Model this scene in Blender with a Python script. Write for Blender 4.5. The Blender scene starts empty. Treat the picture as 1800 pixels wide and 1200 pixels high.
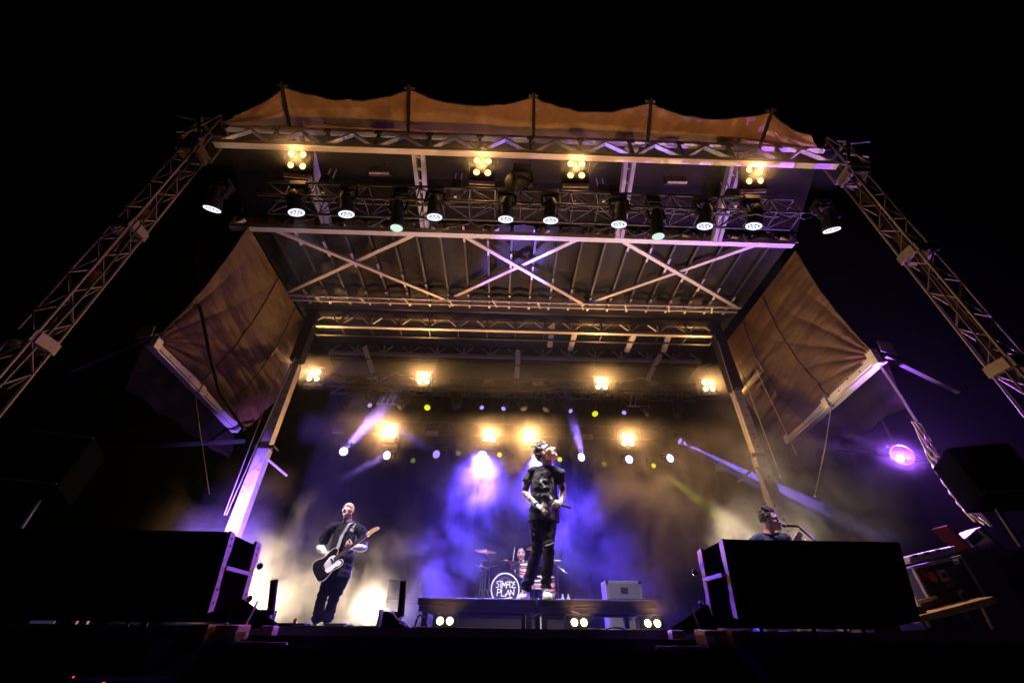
import bpy, bmesh, math, random
from mathutils import Vector, Matrix, noise
rnd = random.Random(7)
sc = bpy.context.scene
COL = sc.collection
V = Vector
# ---------------------------------------------------------------- camera
F = 721.0                                   # focal length in pixels of the 1800 px wide photograph (14.4 mm lens)
YAW, PITCH, ROLL = math.radians(1.5), math.radians(35.8), math.radians(0.6)
CAM = V((0, 0, 1.44))
_f = V((math.sin(YAW)*math.cos(PITCH), math.cos(YAW)*math.cos(PITCH), math.sin(PITCH)))
_r = V((math.cos(YAW), -math.sin(YAW), 0)); _u = _r.cross(_f)
RT = _r*math.cos(ROLL) + _u*math.sin(ROLL); UP = _u*math.cos(ROLL) - _r*math.sin(ROLL); FW = _f
cam_d = bpy.data.cameras.new('camera'); cam = bpy.data.objects.new('camera', cam_d); COL.objects.link(cam); sc.camera = cam
cam_d.sensor_width = 36; cam_d.lens = 36*F/1800; cam_d.clip_start = 0.05; cam_d.clip_end = 400
cam.matrix_world = Matrix(((RT.x, UP.x, -FW.x, CAM.x), (RT.y, UP.y, -FW.y, CAM.y), (RT.z, UP.z, -FW.z, CAM.z), (0, 0, 0, 1)))
def _ray(x, y): return FW*F + RT*(x-900) + UP*(600-y)
def PY(x, y, Y): d = _ray(x, y); return CAM + d*(Y/d.y)          # survey a point seen in the photograph at a known depth,
def PX(x, y, X): d = _ray(x, y); return CAM + d*(X/d.x)          # ... side
def PZ(x, y, Z): d = _ray(x, y); return CAM + d*((Z-CAM.z)/d.z)  # ... or height
# ---------------------------------------------------------------- night sky, exposure
world = bpy.data.worlds.new('World'); sc.world = world; world.use_nodes = True
wn = world.node_tree; bg = wn.nodes['Background']
sky = wn.nodes.new('ShaderNodeTexSky'); sky.sky_type = 'NISHITA'; sky.sun_disc = False
sky.sun_elevation = math.radians(-8); sky.sun_rotation = math.radians(200)
wn.links.new(sky.outputs[0], bg.inputs[0]); bg.inputs[1].default_value = 0.003
vs = sc.view_settings; vs.view_transform = 'Standard'; vs.look = 'None'; vs.gamma = 1; vs.exposure = 0; vs.use_curve_mapping = False
cy = sc.cycles
cy.use_denoising = True; cy.max_bounces = 5; cy.diffuse_bounces = 2; cy.glossy_bounces = 2; cy.transparent_max_bounces = 8
cy.volume_bounces = 0; cy.volume_step_rate = 0.8; cy.sample_clamp_indirect = 3.0; cy.sample_clamp_direct = 0.0
cy.use_adaptive_sampling = True; cy.adaptive_threshold = 0.02
# ---------------------------------------------------------------- materials
def M(name, base, rough=0.5, metal=0.0, nscale=0, namt=0.25, bump=0.0, bscale=60, spec=0.5, stretch=(1, 1, 1)):
    m = bpy.data.materials.new(name); m.use_nodes = True; n = m.node_tree; b = n.nodes['Principled BSDF']
    b.inputs['Base Color'].default_value = (*base, 1); b.inputs['Roughness'].default_value = rough; b.inputs['Metallic'].default_value = metal
    b.inputs['Specular IOR Level'].default_value = spec
    if nscale or bump:
        tc = n.nodes.new('ShaderNodeTexCoord'); mp = n.nodes.new('ShaderNodeMapping'); mp.inputs['Scale'].default_value = stretch
        n.links.new(tc.outputs['Object'], mp.inputs['Vector'])
    if nscale:
        t = n.nodes.new('ShaderNodeTexNoise'); t.inputs['Scale'].default_value = nscale; t.inputs['Detail'].default_value = 5
        t.inputs['Roughness'].default_value = 0.65
        n.links.new(mp.outputs[0], t.inputs['Vector'])
        r = n.nodes.new('ShaderNodeValToRGB'); e = r.color_ramp.elements
        e[0].position = 0.3; e[1].position = 0.72
        e[0].color = (*[c*(1-namt) for c in base], 1); e[1].color = (*[min(1, c*(1+namt)) for c in base], 1)
        n.links.new(t.outputs[0], r.inputs[0]); n.links.new(r.outputs[0], b.inputs['Base Color'])
        mr = n.nodes.new('ShaderNodeMapRange'); mr.inputs[3].default_value = max(0.05, rough-0.12); mr.inputs[4].default_value = min(1, rough+0.15)
        n.links.new(t.outputs[0], mr.inputs[0]); n.links.new(mr.outputs[0], b.inputs['Roughness'])
    if bump:
        t2 = n.nodes.new('ShaderNodeTexNoise'); t2.inputs['Scale'].default_value = bscale; t2.inputs['Detail'].default_value = 4
        n.links.new(mp.outputs[0], t2.inputs['Vector'])
        bp = n.nodes.new('ShaderNodeBump'); bp.inputs['Strength'].default_value = bump; bp.inputs['Distance'].default_value = 0.02
        n.links.new(t2.outputs[0], bp.inputs['Height']); n.links.new(bp.outputs[0], b.inputs['Normal'])
    return m
def EM(name, col, s):
    m = bpy.data.materials.new(name); m.use_nodes = True; n = m.node_tree; n.nodes.clear()
    o = n.nodes.new('ShaderNodeOutputMaterial'); e = n.nodes.new('ShaderNodeEmission')
    e.inputs[0].default_value = (*col, 1); e.inputs[1].default_value = s; n.links.new(e.outputs[0], o.inputs[0])
    m.cycles.emission_sampling = 'NONE'
    return m
alu = M('aluminium', (0.52, 0.48, 0.43), 0.48, 0.35, 9, 0.35, 0.08, 90)
galv = M('galvanised_steel', (0.52, 0.50, 0.47), 0.5, 0.3, 6, 0.3, 0.1, 70)
white_paint = M('white_painted_steel', (0.58, 0.55, 0.52), 0.45, 0.0, 5, 0.14, 0.06, 60)
dark_steel = M('dark_steel', (0.05, 0.046, 0.043), 0.5, 0.4, 8, 0.3)
black_truss = M('black_powder_coat', (0.018, 0.017, 0.017), 0.45, 0.0, 14, 0.3)
black_plastic = M('black_plastic', (0.011, 0.011, 0.012), 0.6, 0.0, 20, 0.25, spec=0.2)
black_cloth = M('black_cloth', (0.005, 0.005, 0.005), 1.0, 0.0, 5, 0.3, 0.2, 30, spec=0.0)
backdrop_mat = M('backdrop_cloth', (0.006, 0.0055, 0.006), 1.0, 0.0, 3, 0.3, 0.2, 30, spec=0.05)
rubber = M('rubber_cable', (0.012, 0.012, 0.013), 0.55)
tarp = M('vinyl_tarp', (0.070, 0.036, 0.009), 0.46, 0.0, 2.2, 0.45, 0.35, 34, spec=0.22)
front_alu = M('brightened_aluminium', (0.80, 0.72, 0.62), 0.42, 0.1, 9, 0.25, 0.08, 90)  # aluminium lightened in colour to stand in for light on the front truss
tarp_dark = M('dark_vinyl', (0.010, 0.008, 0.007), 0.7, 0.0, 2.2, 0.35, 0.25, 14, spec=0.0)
tower_alu = M('dimmed_aluminium', (0.14, 0.11, 0.08), 0.5, 0.35, 9, 0.3, 0.08, 90)  # aluminium darkened in colour so the towers look dimly lit
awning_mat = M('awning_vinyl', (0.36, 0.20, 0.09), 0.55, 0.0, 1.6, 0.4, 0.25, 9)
roof_skin = M('roof_skin', (0.013, 0.010, 0.008), 0.55, 0.0, 3.5, 0.5, 0.35, 26, spec=0.15)
roof_metal = M('roof_panel_metal', (0.025, 0.021, 0.021), 0.42, 0.2, 4, 0.4, 0.2, 22, spec=0.3)
tan_steel = M('tan_rigging_steel', (0.30, 0.20, 0.12), 0.55, 0.1, 12, 0.4, 0.2, 60)
asphalt = M('asphalt', (0.03, 0.03, 0.03), 0.9, 0.0, 6, 0.4, 0.5, 90)
deck_mat = M('black_deck', (0.03, 0.028, 0.028), 0.45, 0.0, 4, 0.45, 0.25, 60)
grille = M('speaker_grille', (0.003, 0.003, 0.003), 0.9, 0, 90, 0.3, 0.1, 200, spec=0.0)
warm_emit = EM('halogen_glow', (1.0, 0.72, 0.36), 14)
warm_emit_front = EM('halogen_glow_dimmed', (1.0, 0.60, 0.24), 2.4)
led_emit = EM('led_white', (0.78, 0.80, 1.0), 1.7)
led_core = EM('led_blue_white', (0.40, 0.42, 1.0), 0.55)
green_emit = EM('lens_pale_green', (0.62, 0.85, 0.72), 1.1)
violet_emit = EM('violet_lens', (0.62, 0.45, 1.0), 5.0)
violet_dim = EM('violet_lens_dim', (0.42, 0.30, 1.0), 1.1)
yellow_emit = EM('yellow_lens', (0.80, 0.82, 0.02), 1.0)
yellow_dim = EM('yellow_lens_dim', (0.50, 0.52, 0.03), 0.28)
red_emit = EM('red_pilot', (1.0, 0.05, 0.02), 2.0)
# ---------------------------------------------------------------- mesh helpers
def link(o):
    COL.objects.link(o); return o
class MB:
    def __init__(s): s.v = []; s.f = []
    def add(s, vs_, fs):
        k = len(s.v); s.v += [tuple(p) for p in vs_]; s.f += [tuple(i+k for i in f) for f in fs]; return s
    def box(s, c, size, R=None):
        c = V(c); h = V(size)/2; pts = []
        for x in (-1, 1):
            for y in (-1, 1):
                for z in (-1, 1):
                    p = V((x*h.x, y*h.y, z*h.z)); pts.append(c + (R @ p if R else p))
        return s.add(pts, [(0, 1, 3, 2), (4, 6, 7, 5), (0, 4, 5, 1), (2, 3, 7, 6), (0, 2, 6, 4), (1, 5, 7, 3)])
    def hexa(s, b, t):      # b, t : four points each, counter-clockwise from above
        return s.add(list(b)+list(t), [(3, 2, 1, 0), (4, 5, 6, 7), (0, 1, 5, 4), (1, 2, 6, 5), (2, 3, 7, 6), (3, 0, 4, 7)])
    def bar(s, p, q, w, h, up=(0, 0, 1)):
        p = V(p); q = V(q); d = (q-p); L = d.length; R = frame(d, up); return s.box((p+q)/2, (w, L, h), R)
    def loft(s, rings, cap=True):
        n = len(rings[0]); k0 = len(s.v); pts = [p for r in rings for p in r]; fs = []
        for i in range(len(rings)-1):
            for j in range(n):
                a = i*n+j; b = i*n+(j+1) % n; fs.append((a, b, b+n, a+n))
        if cap:
            fs.append(tuple(range(n-1, -1, -1))); fs.append(tuple((len(rings)-1)*n+j for j in range(n)))
        return s.add(pts, fs)
    def tube(s, p, q, r, n=8, r2=None):
        p = V(p); q = V(q); R = frame(q-p); r2 = r if r2 is None else r2
        def ring(c, rr): return [c + R @ V((rr*math.cos(2*math.pi*j/n), 0, -rr*math.sin(2*math.pi*j/n))) for j in range(n)]
        return s.loft([ring(p, r), ring(q, r2)])
    def path(s, pts, r, n=6):
        pts = [V(p) for p in pts]; rings = []
        for i, p in enumerate(pts):
            d = (pts[min(i+1, len(pts)-1)]-pts[max(i-1, 0)]); R = frame(d, (0.31, 0.2, 0.93))
            rr = r[i] if isinstance(r, (list, tuple)) else r
            rings.append([p + R @ V((rr*math.cos(2*math.pi*j/n), 0, -rr*math.sin(2*math.pi*j/n))) for j in range(n)])
        return s.loft(rings)
    def chain(s, pts, rad, n=14, up=(0.31, 0.2, 0.93), sub=3, caps=(1, 1)):   # rounded limb: rad = radius or (side, other)
        pts = [V(p) for p in pts]; rad = [(r, r) if not isinstance(r, (tuple, list)) else r for r in rad]
        P = []; Q = []
        for i in range(len(pts)-1):
            for k in range(sub):
                t = k/sub; t2 = t
                P.append(pts[i].lerp(pts[i+1], t)); Q.append(tuple(rad[i][a]*(1-t2)+rad[i+1][a]*t2 for a in (0, 1)))
        P.append(pts[-1]); Q.append(rad[-1]); rings = []
        def ring(c, R, a, b): return [c + R @ V((a*math.cos(2*math.pi*j/n), 0, -b*math.sin(2*math.pi*j/n))) for j in range(n)]
        R0 = frame(P[1]-P[0], up); d0 = (P[1]-P[0]).normalized(); m0 = min(Q[0])
        for k in (0.95, 0.75, 0.45) if caps[0] else (): rings.append(ring(P[0]-d0*m0*k, R0, Q[0][0]*math.sqrt(1-k*k), Q[0][1]*math.sqrt(1-k*k)))
        for i, p in enumerate(P):
            d = P[min(i+1, len(P)-1)]-P[max(i-1, 0)]; rings.append(ring(p, frame(d, up), *Q[i]))
        R1 = frame(P[-1]-P[-2], up); d1 = (P[-1]-P[-2]).normalized(); m1 = min(Q[-1])
        for k in (0.45, 0.75, 0.95) if caps[1] else (): rings.append(ring(P[-1]+d1*m1*k, R1, Q[-1][0]*math.sqrt(1-k*k), Q[-1][1]*math.sqrt(1-k*k)))
        return s.loft(rings)
    def lathe(s, prof, o=(0, 0, 0), d=(0, 0, 1), n=20):      # prof: (distance along d, radius)
        o = V(o); R = frame(d)
        return s.loft([[o + R @ V((r*math.cos(2*math.pi*j/n), a, -r*math.sin(2*math.pi*j/n))) for j in range(n)] for a, r in prof])
    def ball(s, c, r, R=None, nu=14, nv=9):
        c = V(c); r = V(r) if isinstance(r, (tuple, list, Vector)) else V((r, r, r)); rings = []
        for i in range(nv):
            t = math.pi*(i+0.5)/nv; z = -math.cos(t); q = math.sin(t)
            rings.append([c + (R @ p if R else p) for p in (V((r.x*q*math.cos(2*math.pi*j/nu), r.y*q*math.sin(2*math.pi*j/nu), r.z*z)) for j in range(nu))])
        return s.loft(rings)
    def disc(s, c, d, r, n=20):
        c = V(c); R = frame(d); return s.add([c + R @ V((r*math.cos(2*math.pi*j/n), 0, -r*math.sin(2*math.pi*j/n))) for j in range(n)], [tuple(range(n))])
    def ringplate(s, c, d, r1, r2, t, n=24):                # flat ring facing d
        c = V(c); R = frame(d)
        def rg(r, y): return [c + R @ V((r*math.cos(2*math.pi*j/n), y, -r*math.sin(2*math.pi*j/n))) for j in range(n)]
        rings = [rg(r1, 0), rg(r2, 0), rg(r2, t), rg(r1, t)]; k = len(s.v); fs = []
        for i in range(4):
            for j in range(n):
                a = i*n+j; b = i*n+(j+1) % n; i2 = (i+1) % 4; fs.append((i2*n+j, i2*n+(j+1) % n, b, a))
        return s.add([p for r in rings for p in r], fs)
    def prism(s, pts, ax, ay, o, t):                        # 2-D outline (counter-clockwise), plane axes, origin, thickness along ax x ay
        ax = V(ax); ay = V(ay); o = V(o); nz = ax.cross(ay).normalized()
        a = [o + ax*p[0] + ay*p[1] for p in pts]; b = [p + nz*t for p in a]; n = len(pts)
        return s.add(a+b, [tuple(range(n-1, -1, -1)), tuple(range(n, 2*n))] + [(i, (i+1) % n, n+(i+1) % n, n+i) for i in range(n)])
    def grid(s, rows, flip=False):
        n = len(rows[0]); fs = []
        for i in range(len(rows)-1):
            for j in range(n-1):
                f = (i*n+j, i*n+j+1, (i+1)*n+j+1, (i+1)*n+j); fs.append(f[::-1] if flip else f)
        return s.add([p for r in rows for p in r], fs)
    def mesh(s, name, mat, smooth=None, bevel=0):
        me = bpy.data.meshes.new(name); me.from_pydata(s.v, [], s.f); me.materials.append(mat)
        if bevel:
            bm = bmesh.new(); bm.from_mesh(me); bmesh.ops.bevel(bm, geom=bm.edges[:], offset=bevel, segments=2, profile=0.7, affect='EDGES'); bm.to_mesh(me); bm.free()
        if smooth is not None:
            me.shade_smooth(); me.set_sharp_from_angle(angle=math.radians(smooth))
        me.update(); return me
    def build(s, name, mat, parent=None, smooth=None, bevel=0, local=False):
        return put(name, s.mesh(name, mat, smooth, bevel), parent, local=local)
def frame(d, up=(0, 0, 1)):         # columns: side, along d, up-ish
    y = V(d).normalized(); u = V(up)
    if abs(y.dot(u.normalized())) > 0.995: u = V((1, 0, 0)) if abs(y.x) < 0.9 else V((0, 1, 0))
    x = y.cross(u).normalized(); z = x.cross(y); return Matrix((x, y, z)).transposed()
def put(name, me, parent=None, mat4=None, local=False):
    o = bpy.data.objects.new(name, me); link(o)
    if parent is not None:
        o.parent = parent
        if not local: o.matrix_parent_inverse = ROOTM[parent.name].inverted()
    if mat4 is not None: o.matrix_basis = mat4
    return o
ROOTM = {}
def tag(o, label, cat, group=None):
    o['label'] = label; o['category'] = cat
    if group: o['group'] = group
    ROOTM.setdefault(o.name, o.matrix_basis.copy())
    return o
def thing(name, label, cat, loc=(0, 0, 0), group=None, R=None):
    o = bpy.data.objects.new(name, None); o.empty_display_size = 0.1; link(o)
    m = Matrix.Translation(V(loc))
    if R is not None: m = m @ R.to_4x4()
    o.matrix_basis = m; ROOTM[o.name] = m.copy(); return tag(o, label, cat, group)
def sub(o):                 # remember a part's placement so that sub-parts can hang from it
    p = o.parent; ROOTM[o.name] = (ROOTM[p.name] @ o.matrix_parent_inverse @ o.matrix_basis) if p else o.matrix_basis.copy(); return o
def struct(o): o['kind'] = 'structure'; return o
def stuff(o): o['kind'] = 'stuff'; return o
_U = {}
def unit(kind, mat):
    k = (kind, mat.name)
    if k not in _U:
        b = MB()
        if kind == 'box': b.box((0, 0, 0), (1, 1, 1)); _U[k] = b.mesh('bar', mat)
        else: b.tube((0, -0.5, 0), (0, 0.5, 0), 0.5, 10); _U[k] = b.mesh('rod', mat, 40)
    return _U[k]
def bar(name, p, q, w, h, mat, parent, up=(0, 0, 1), kind='box', over=0.0):
    p = V(p); q = V(q); d = q-p; L = d.length+over
    m = Matrix.Translation((p+q)/2) @ frame(d, up).to_4x4() @ Matrix.Diagonal((w, L, h, 1))
    return put(name, unit(kind, mat), parent, m)
def rod(name, p, q, r, mat, parent): return bar(name, p, q, 2*r, 2*r, mat, parent, kind='rod')
def spot(parent, loc, d, col, power, angle, blend=0.4, r=0.06, name='lamp_light'):
    l = bpy.data.lights.new(name, 'SPOT'); l.energy = power; l.color = col; l.spot_size = math.radians(angle); l.spot_blend = blend; l.shadow_soft_size = r
    o = bpy.data.objects.new(name, l); link(o); o.parent = parent; o.matrix_parent_inverse = ROOTM[parent.name].inverted()
    o.matrix_basis = Matrix.Translation(V(loc)) @ V(d).to_track_quat('-Z', 'Y').to_matrix().to_4x4(); return o
def flat_truss(root, p0, p1, h, n, cw, bw, mat, upv=(0, 0, 1), verticals=True, mat2=None):
    """single-plane girder: two chords h apart, W diagonals and posts"""
    p0 = V(p0); p1 = V(p1); u = V(upv).normalized(); mat2 = mat2 or mat
    bar('chord', p0, p1, cw, cw, mat, root, u); bar('chord', p0+u*h, p1+u*h, cw*0.85, cw*0.85, mat, root, u)
    e = cw*0.5
    for i in range(n):
        a = p0.lerp(p1, i/n); b = p0.lerp(p1, (i+1)/n); m = (a+b)/2
        bar('brace', a+u*e, m+u*(h-e), bw, bw*0.55, mat, root, u); bar('brace', m+u*(h-e), b+u*e, bw, bw*0.55, mat, root, u)
        if verticals and i: bar('post', a+u*e*1.1, a+u*(h-e), bw*0.8, bw*0.8, mat2, root, (0, 1, 0))
    return root
def box_truss(root, p0, p1, w, h, n, r, mat, upv=(0, 0, 1), rb=None, faces=(0, 1, 2, 3), ends=True):
    p0 = V(p0); p1 = V(p1); R = frame(p1-p0, upv); sx = R @ V((1, 0, 0)); sz = R @ V((0, 0, 1)); rb = rb or r*0.55
    cs = [sx*(w/2)+sz*(h/2), sx*(w/2)-sz*(h/2), -sx*(w/2)-sz*(h/2), -sx*(w/2)+sz*(h/2)]
    for c in cs: rod('chord', p0+c, p1+c, r, mat, root)
    for k in faces:
        c0 = cs[k]; c1 = cs[(k+1) % 4]
        for i in range(n):
            a = p0.lerp(p1, i/n); b = p0.lerp(p1, (i+1)/n)
            if (i+k) % 2 == 0: rod('brace', a+c0, b+c1, rb, mat, root)
            else: rod('brace', a+c1, b+c0, rb, mat, root)
            if ends: rod('rung', b+c0, b+c1, rb, mat, root)
    return root
# ---------------------------------------------------------------- lamp powers (W) and smoke
LEDW = 1300; FBW = 90; RBW = 260; RBW2 = 330; FLW = 260
BASE_HAZE = 0.0008
_y = PY(1272, 917, 9.0); _v = PY(1583, 808, 7.3)
SMOKE = [((-2.7, 9.9, 1.6), (3.9, 1.9, 2.4), 1.7), ((0.6, 10.9, 3.9), (3.6, 1.5, 2.9), 1.0), ((4.4, 10.0, 2.9), (3.6, 2.6, 3.4), 0.75), ((-5.0, 8.4, 2.7), (2.0, 1.2, 1.8), 1.5), ((-3.6, 10.8, 6.0), (2.2, 1.5, 1.5), 0.28), ((6.2, 8.8, 4.2), (2.6, 2.0, 2.6), 0.35)]
BANDS = [((0.3, 10.4, 7.65), (18, 0.75, 0.65), 0.30), ((0.3, 11.15, 6.25), (16, 0.75, 0.65), 0.30), ((0.6, 4.40, 1.58), (3.2, 0.30, 0.22), 0.016), ((-2.5, 9.2, 1.7), (3.4, 1.3, 1.2), 0.03), ((3.6, 9.2, 2.0), (2.4, 1.3, 1.5), 0.03), ((5.9, 9.9, 4.2), (2.0, 2.4, 2.2), 0.10), (tuple(_y), (0.45, 0.45, 0.4), 1.6), (tuple(_v), (0.6, 0.5, 0.5), 0.035)]  # haze added round lamps for bloom-like halos, and puffs that show beams
# ================================================================ the setting
DECK = 1.485; ZR = 8.64; XC = 0.4
g = MB(); g.grid([[(-150, -60, 0), (150, -60, 0)], [(-150, 200, 0), (150, 200, 0)]]); struct(g.build('ground', asphalt))
d = MB(); d.box((XC, 8.35, DECK-0.06), (15.0, 9.7, 0.12)); deck = struct(d.build('stage_floor', deck_mat, bevel=0.006)); ROOTM[deck.name] = Matrix()
sk = MB(); rows = []
for z in (0.0, 0.7, DECK-0.13):
    rows.append([(XC-7.45+14.9*i/220, 3.56+0.035*math.sin(i*0.9)+0.01*math.sin(i*2.3), z) for i in range(221)])
sk.grid(rows); o = sk.build('stage_skirt', black_cloth, smooth=60); tag(o, 'black pleated cloth skirt hanging below the stage front edge', 'stage skirt')
e = MB(); e.bar((XC-7.48, 3.485, DECK-0.02), (XC+7.48, 3.485, DECK-0.02), 0.025, 0.05); o = e.build('edge_trim', alu, deck)
# backdrop
b = MB(); rows = []
for k in range(9):
    z = DECK+0.02+k*(ZR-0.3-DECK)/8
    rows.append([(XC-6.6+13.2*i/260, 13.0+0.05*math.sin(i*0.35+0.2*math.sin(k))+0.01*math.sin(i*0.9), z) for i in range(261)])
b.grid(rows); o = b.build('backdrop_curtain', backdrop_mat, smooth=70); tag(o, 'tall black pleated curtain hung across the back of the stage', 'curtain')
# ================================================================ front truss, towers
ft0 = PY(378, 252, 4.3); ft1 = PY(1472, 293, 4.3); ft0.z = ft1.z = 9.0
t = thing('front_truss', 'long pale aluminium truss spanning the top front of the stage between the towers', 'truss', (XC, 4.3, 9.0))
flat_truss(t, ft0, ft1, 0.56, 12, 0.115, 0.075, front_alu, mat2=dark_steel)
for i in range(13):
    p = ft0.lerp(ft1, i/12); g_ = MB(); g_.box(p+V((0, -0.065, 0.50)), (0.14, 0.012, 0.12)); g_.build('gusset_plate', dark_steel, t)
for s, x, yy in ((-1, -5.83, 4.32), (1, 6.62, 4.32)):
    side = 'left' if s < 0 else 'right'
    tw = thing('truss_tower', 'aluminium box truss tower at the %s front corner of the stage' % side, 'truss tower', (x, yy, 0), 'front corner towers')
    for a in range(4):                                         # stacked sections with bolted plates between
        z0 = 0.12+a*2.14; z1 = z0+2.06
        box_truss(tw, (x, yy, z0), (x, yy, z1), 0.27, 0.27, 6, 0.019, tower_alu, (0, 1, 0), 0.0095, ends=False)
        for (px, py, sx, sy) in ((0, -0.15, 0.3, 0.05), (0, 0.15, 0.3, 0.05), (-0.15, 0, 0.05, 0.25), (0.15, 0, 0.05, 0.25)):
            m = MB(); m.box((x+px, yy+py, z1+0.03), (sx+0.03, sy, 0.15)); m.build('joint_plate', tower_alu, tw)
    m = MB(); m.box((x, yy, 0.05), (0.9, 0.9, 0.06)); m.build('base_plate', dark_steel, tw, bevel=0.01)
    m = MB(); rows = []                                        # cloth cable sleeve running up the tower's inner back face
    for k in range(60):
        z = 0.3+k*8.0/59; rows.append([(x-s*(0.02+0.22*q), yy+0.05-0.03*math.sin(z*5+q*3)-0.02*math.sin(z*13), z) for q in (-0.35, -0.1, 0.15, 0.4)])
    m.grid(rows); m.build('cable_sleeve', tan_steel, tw, smooth=60)
    for k in range(2):
        m = MB(); m.path([V((x-s*(0.10+0.06*k)+0.03*math.sin(z_*0.9+k*2), yy-0.10+0.05*k+0.03*math.sin(z_*1.3+k), z_)) for z_ in [0.2+q*0.2 for q in range(43)]], 0.013, 5); m.build('cable', rubber, tw, smooth=60)
    # head block that carries the truss
    hb = thing('tower_head_block', 'open aluminium sleeve block on top of the %s front tower' % side, 'truss block', (x, yy, 8.7), 'tower head blocks')
    for (ax, ay) in ((-0.185, -0.185), (0.185, -0.185), (-0.185, 0.185), (0.185, 0.185)):
        bar('corner_post', (x+ax, yy+ay, 8.68), (x+ax, yy+ay, 9.68), 0.04, 0.04, tower_alu, hb, (0, 1, 0))
    for z in (8.72, 9.62):
        for (a, b_) in (((-0.185, -0.185), (0.185, -0.185)), ((-0.185, 0.185), (0.185, 0.185)), ((-0.185, -0.185), (-0.185, 0.185)), ((0.185, -0.185), (0.185, 0.185))):
            bar('cross_bar', (x+a[0], yy+a[1], z), (x+b_[0], yy+b_[1], z), 0.035, 0.06, tower_alu, hb, over=0.05)
    for (ax, ay) in ((-0.21, -0.185), (0.21, -0.185)):
        bar('brace', (x+ax, yy+ay-0.05, 8.75), (x-ax, yy+ay-0.05, 9.65), 0.03, 0.05, tower_alu, hb)
    for k in range(3):
        bar('outrigger_bar', (x+s*0.21, yy-0.2+k*0.2, 9.5), (x+s*(0.5+0.1*k), yy-0.3+0.25*k, 9.42-0.12*k), 0.03, 0.04, dark_steel, hb)
# ================================================================ awning above the front truss
tips_px = [(430, 196), (497, 153), (720, 158), (938, 171), (1143, 181), (1355, 198), (1425, 238)]
base_px = [(385, 220), (520, 226), (722, 236), (937, 246), (1132, 254), (1322, 262), (1440, 268)]
tips = [PY(x, y, 3.75) for x, y in tips_px]; bases = [PY(x, y, 4.42) for x, y in base_px]
aw = thing('awning', 'brown vinyl awning with scalloped edge stretched over poles above the front truss', 'awning', bases[3])
rows = []; NS = 26; NV = 16
for v in range(NV+1):
    fv = v/NV; row = []
    for i in range(6):
        for k in range(NS + (1 if i == 5 else 0)):
            f = k/NS; sag = 4*f*(1-f)
            tp = tips[i].lerp(tips[i+1], f); bs = bases[i].lerp(bases[i+1], f)
            end = 0.32 if i in (0, 5) else 1.0
            drop = (0.27*end)*sag
            tp = tp.lerp(bs, drop)
            p = bs.lerp(tp, fv); p = p + V((0, 0.05*sag*math.sin(math.pi*fv*0.9), 0.03*sag*fv))
            w = noise.noise(V((p.x*5.5+f*0.5, fv*1.1, i*3.1)))*0.035 + 0.03*math.sin((p.x*9+fv*2.2))*sag*fv*(0.4+noise.noise(V((p.x, 3, 1))))
            row.append(p + V((0, w, w*0.4)))
    rows.append(row)
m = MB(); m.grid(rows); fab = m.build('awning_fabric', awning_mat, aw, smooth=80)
for i in range(1, 6):
    bar('awning_pole', bases[i]+V((0, -0.07, -0.25)), tips[i]+(tips[i]-bases[i])*0.04+V((0, -0.05, 0)), 0.055, 0.055, dark_steel, aw, (0, 1, 0))
    m = MB(); m.box(tips[i]+V((0, -0.02, 0.02)), (0.2, 0.05, 0.04)); m.build('pole_cap', dark_steel, aw, bevel=0.008)
pts = [rows[-1][k] for k in range(0, len(rows[-1]), 2)]
m = MB(); m.path(pts, 0.012, 5); m.build('edge_rope', dark_steel, aw, smooth=60)
# ================================================================ roof
RZ = ZR+0.02
ya = 4.5; yb = PZ(900, 412, ZR).y; yc = PZ(905, 530, ZR).y; yd = 12.6
rf = struct(thing('roof', 'x', 'x', (XC, 8, ZR+0.3))); del rf['label']; del rf['category']
x0, x1 = XC-6.15, XC+6.15; NR = 23
for i in range(NR):
    a = x0+(x1-x0)*i/NR; b_ = x0+(x1-x0)*(i+1)/NR; m = MB(); rr = []
    for k in range(9):
        y = yb-0.1+(yc+0.4-yb)*k/8; z = RZ+0.16
        rr.append([(a+0.035+(b_-a-0.07)*q/4, y, z+0.030*math.sin(math.pi*q/4)+0.022*noise.noise(V((a*3+q*0.7, y*1.7, 2)))) for q in range(5)])
    m.grid(rr, flip=True); m.build('roof_panel', roof_skin, rf, smooth=60)
    if i: bar('roof_rib', (a, yb-0.1, RZ+0.11), (a, yc+0.3, RZ+0.11), 0.05, 0.10, black_truss, rf)
m = MB(); m.grid([[(x0, 4.45, 9.75), (x1, 4.45, 9.75)], [(x0, yb-0.1, RZ+0.24), (x1, yb-0.1, RZ+0.24)]], flip=True); m.build('roof_panel', roof_skin, rf)
# slatted metal rear roof: boards across the stage
ns = 30
for i in range(ns):
    y = yc+0.35+(yd-yc-0.35)*i/ns; m = MB()
    m.hexa([(x0, y, RZ+0.25), (x1, y, RZ+0.25), (x1, y+0.11, RZ+0.21+0.03*(i % 3 == 0)), (x0, y+0.11, RZ+0.21+0.03*(i % 3 == 0))],
           [(x0, y, RZ+0.28), (x1, y, RZ+0.28), (x1, y+0.11, RZ+0.28), (x0, y+0.11, RZ+0.28)]); m.build('roof_slat', roof_metal, rf)
m = MB(); m.grid([[(x0, 4.4, 9.9), (x1, 4.4, 9.9)], [(x0, yb, RZ+0.42), (x1, yb, RZ+0.42)], [(x0, yd+0.3, RZ+0.42), (x1, yd+0.3, RZ+0.42)]]); m.build('roof_skin', black_cloth, rf)
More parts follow.
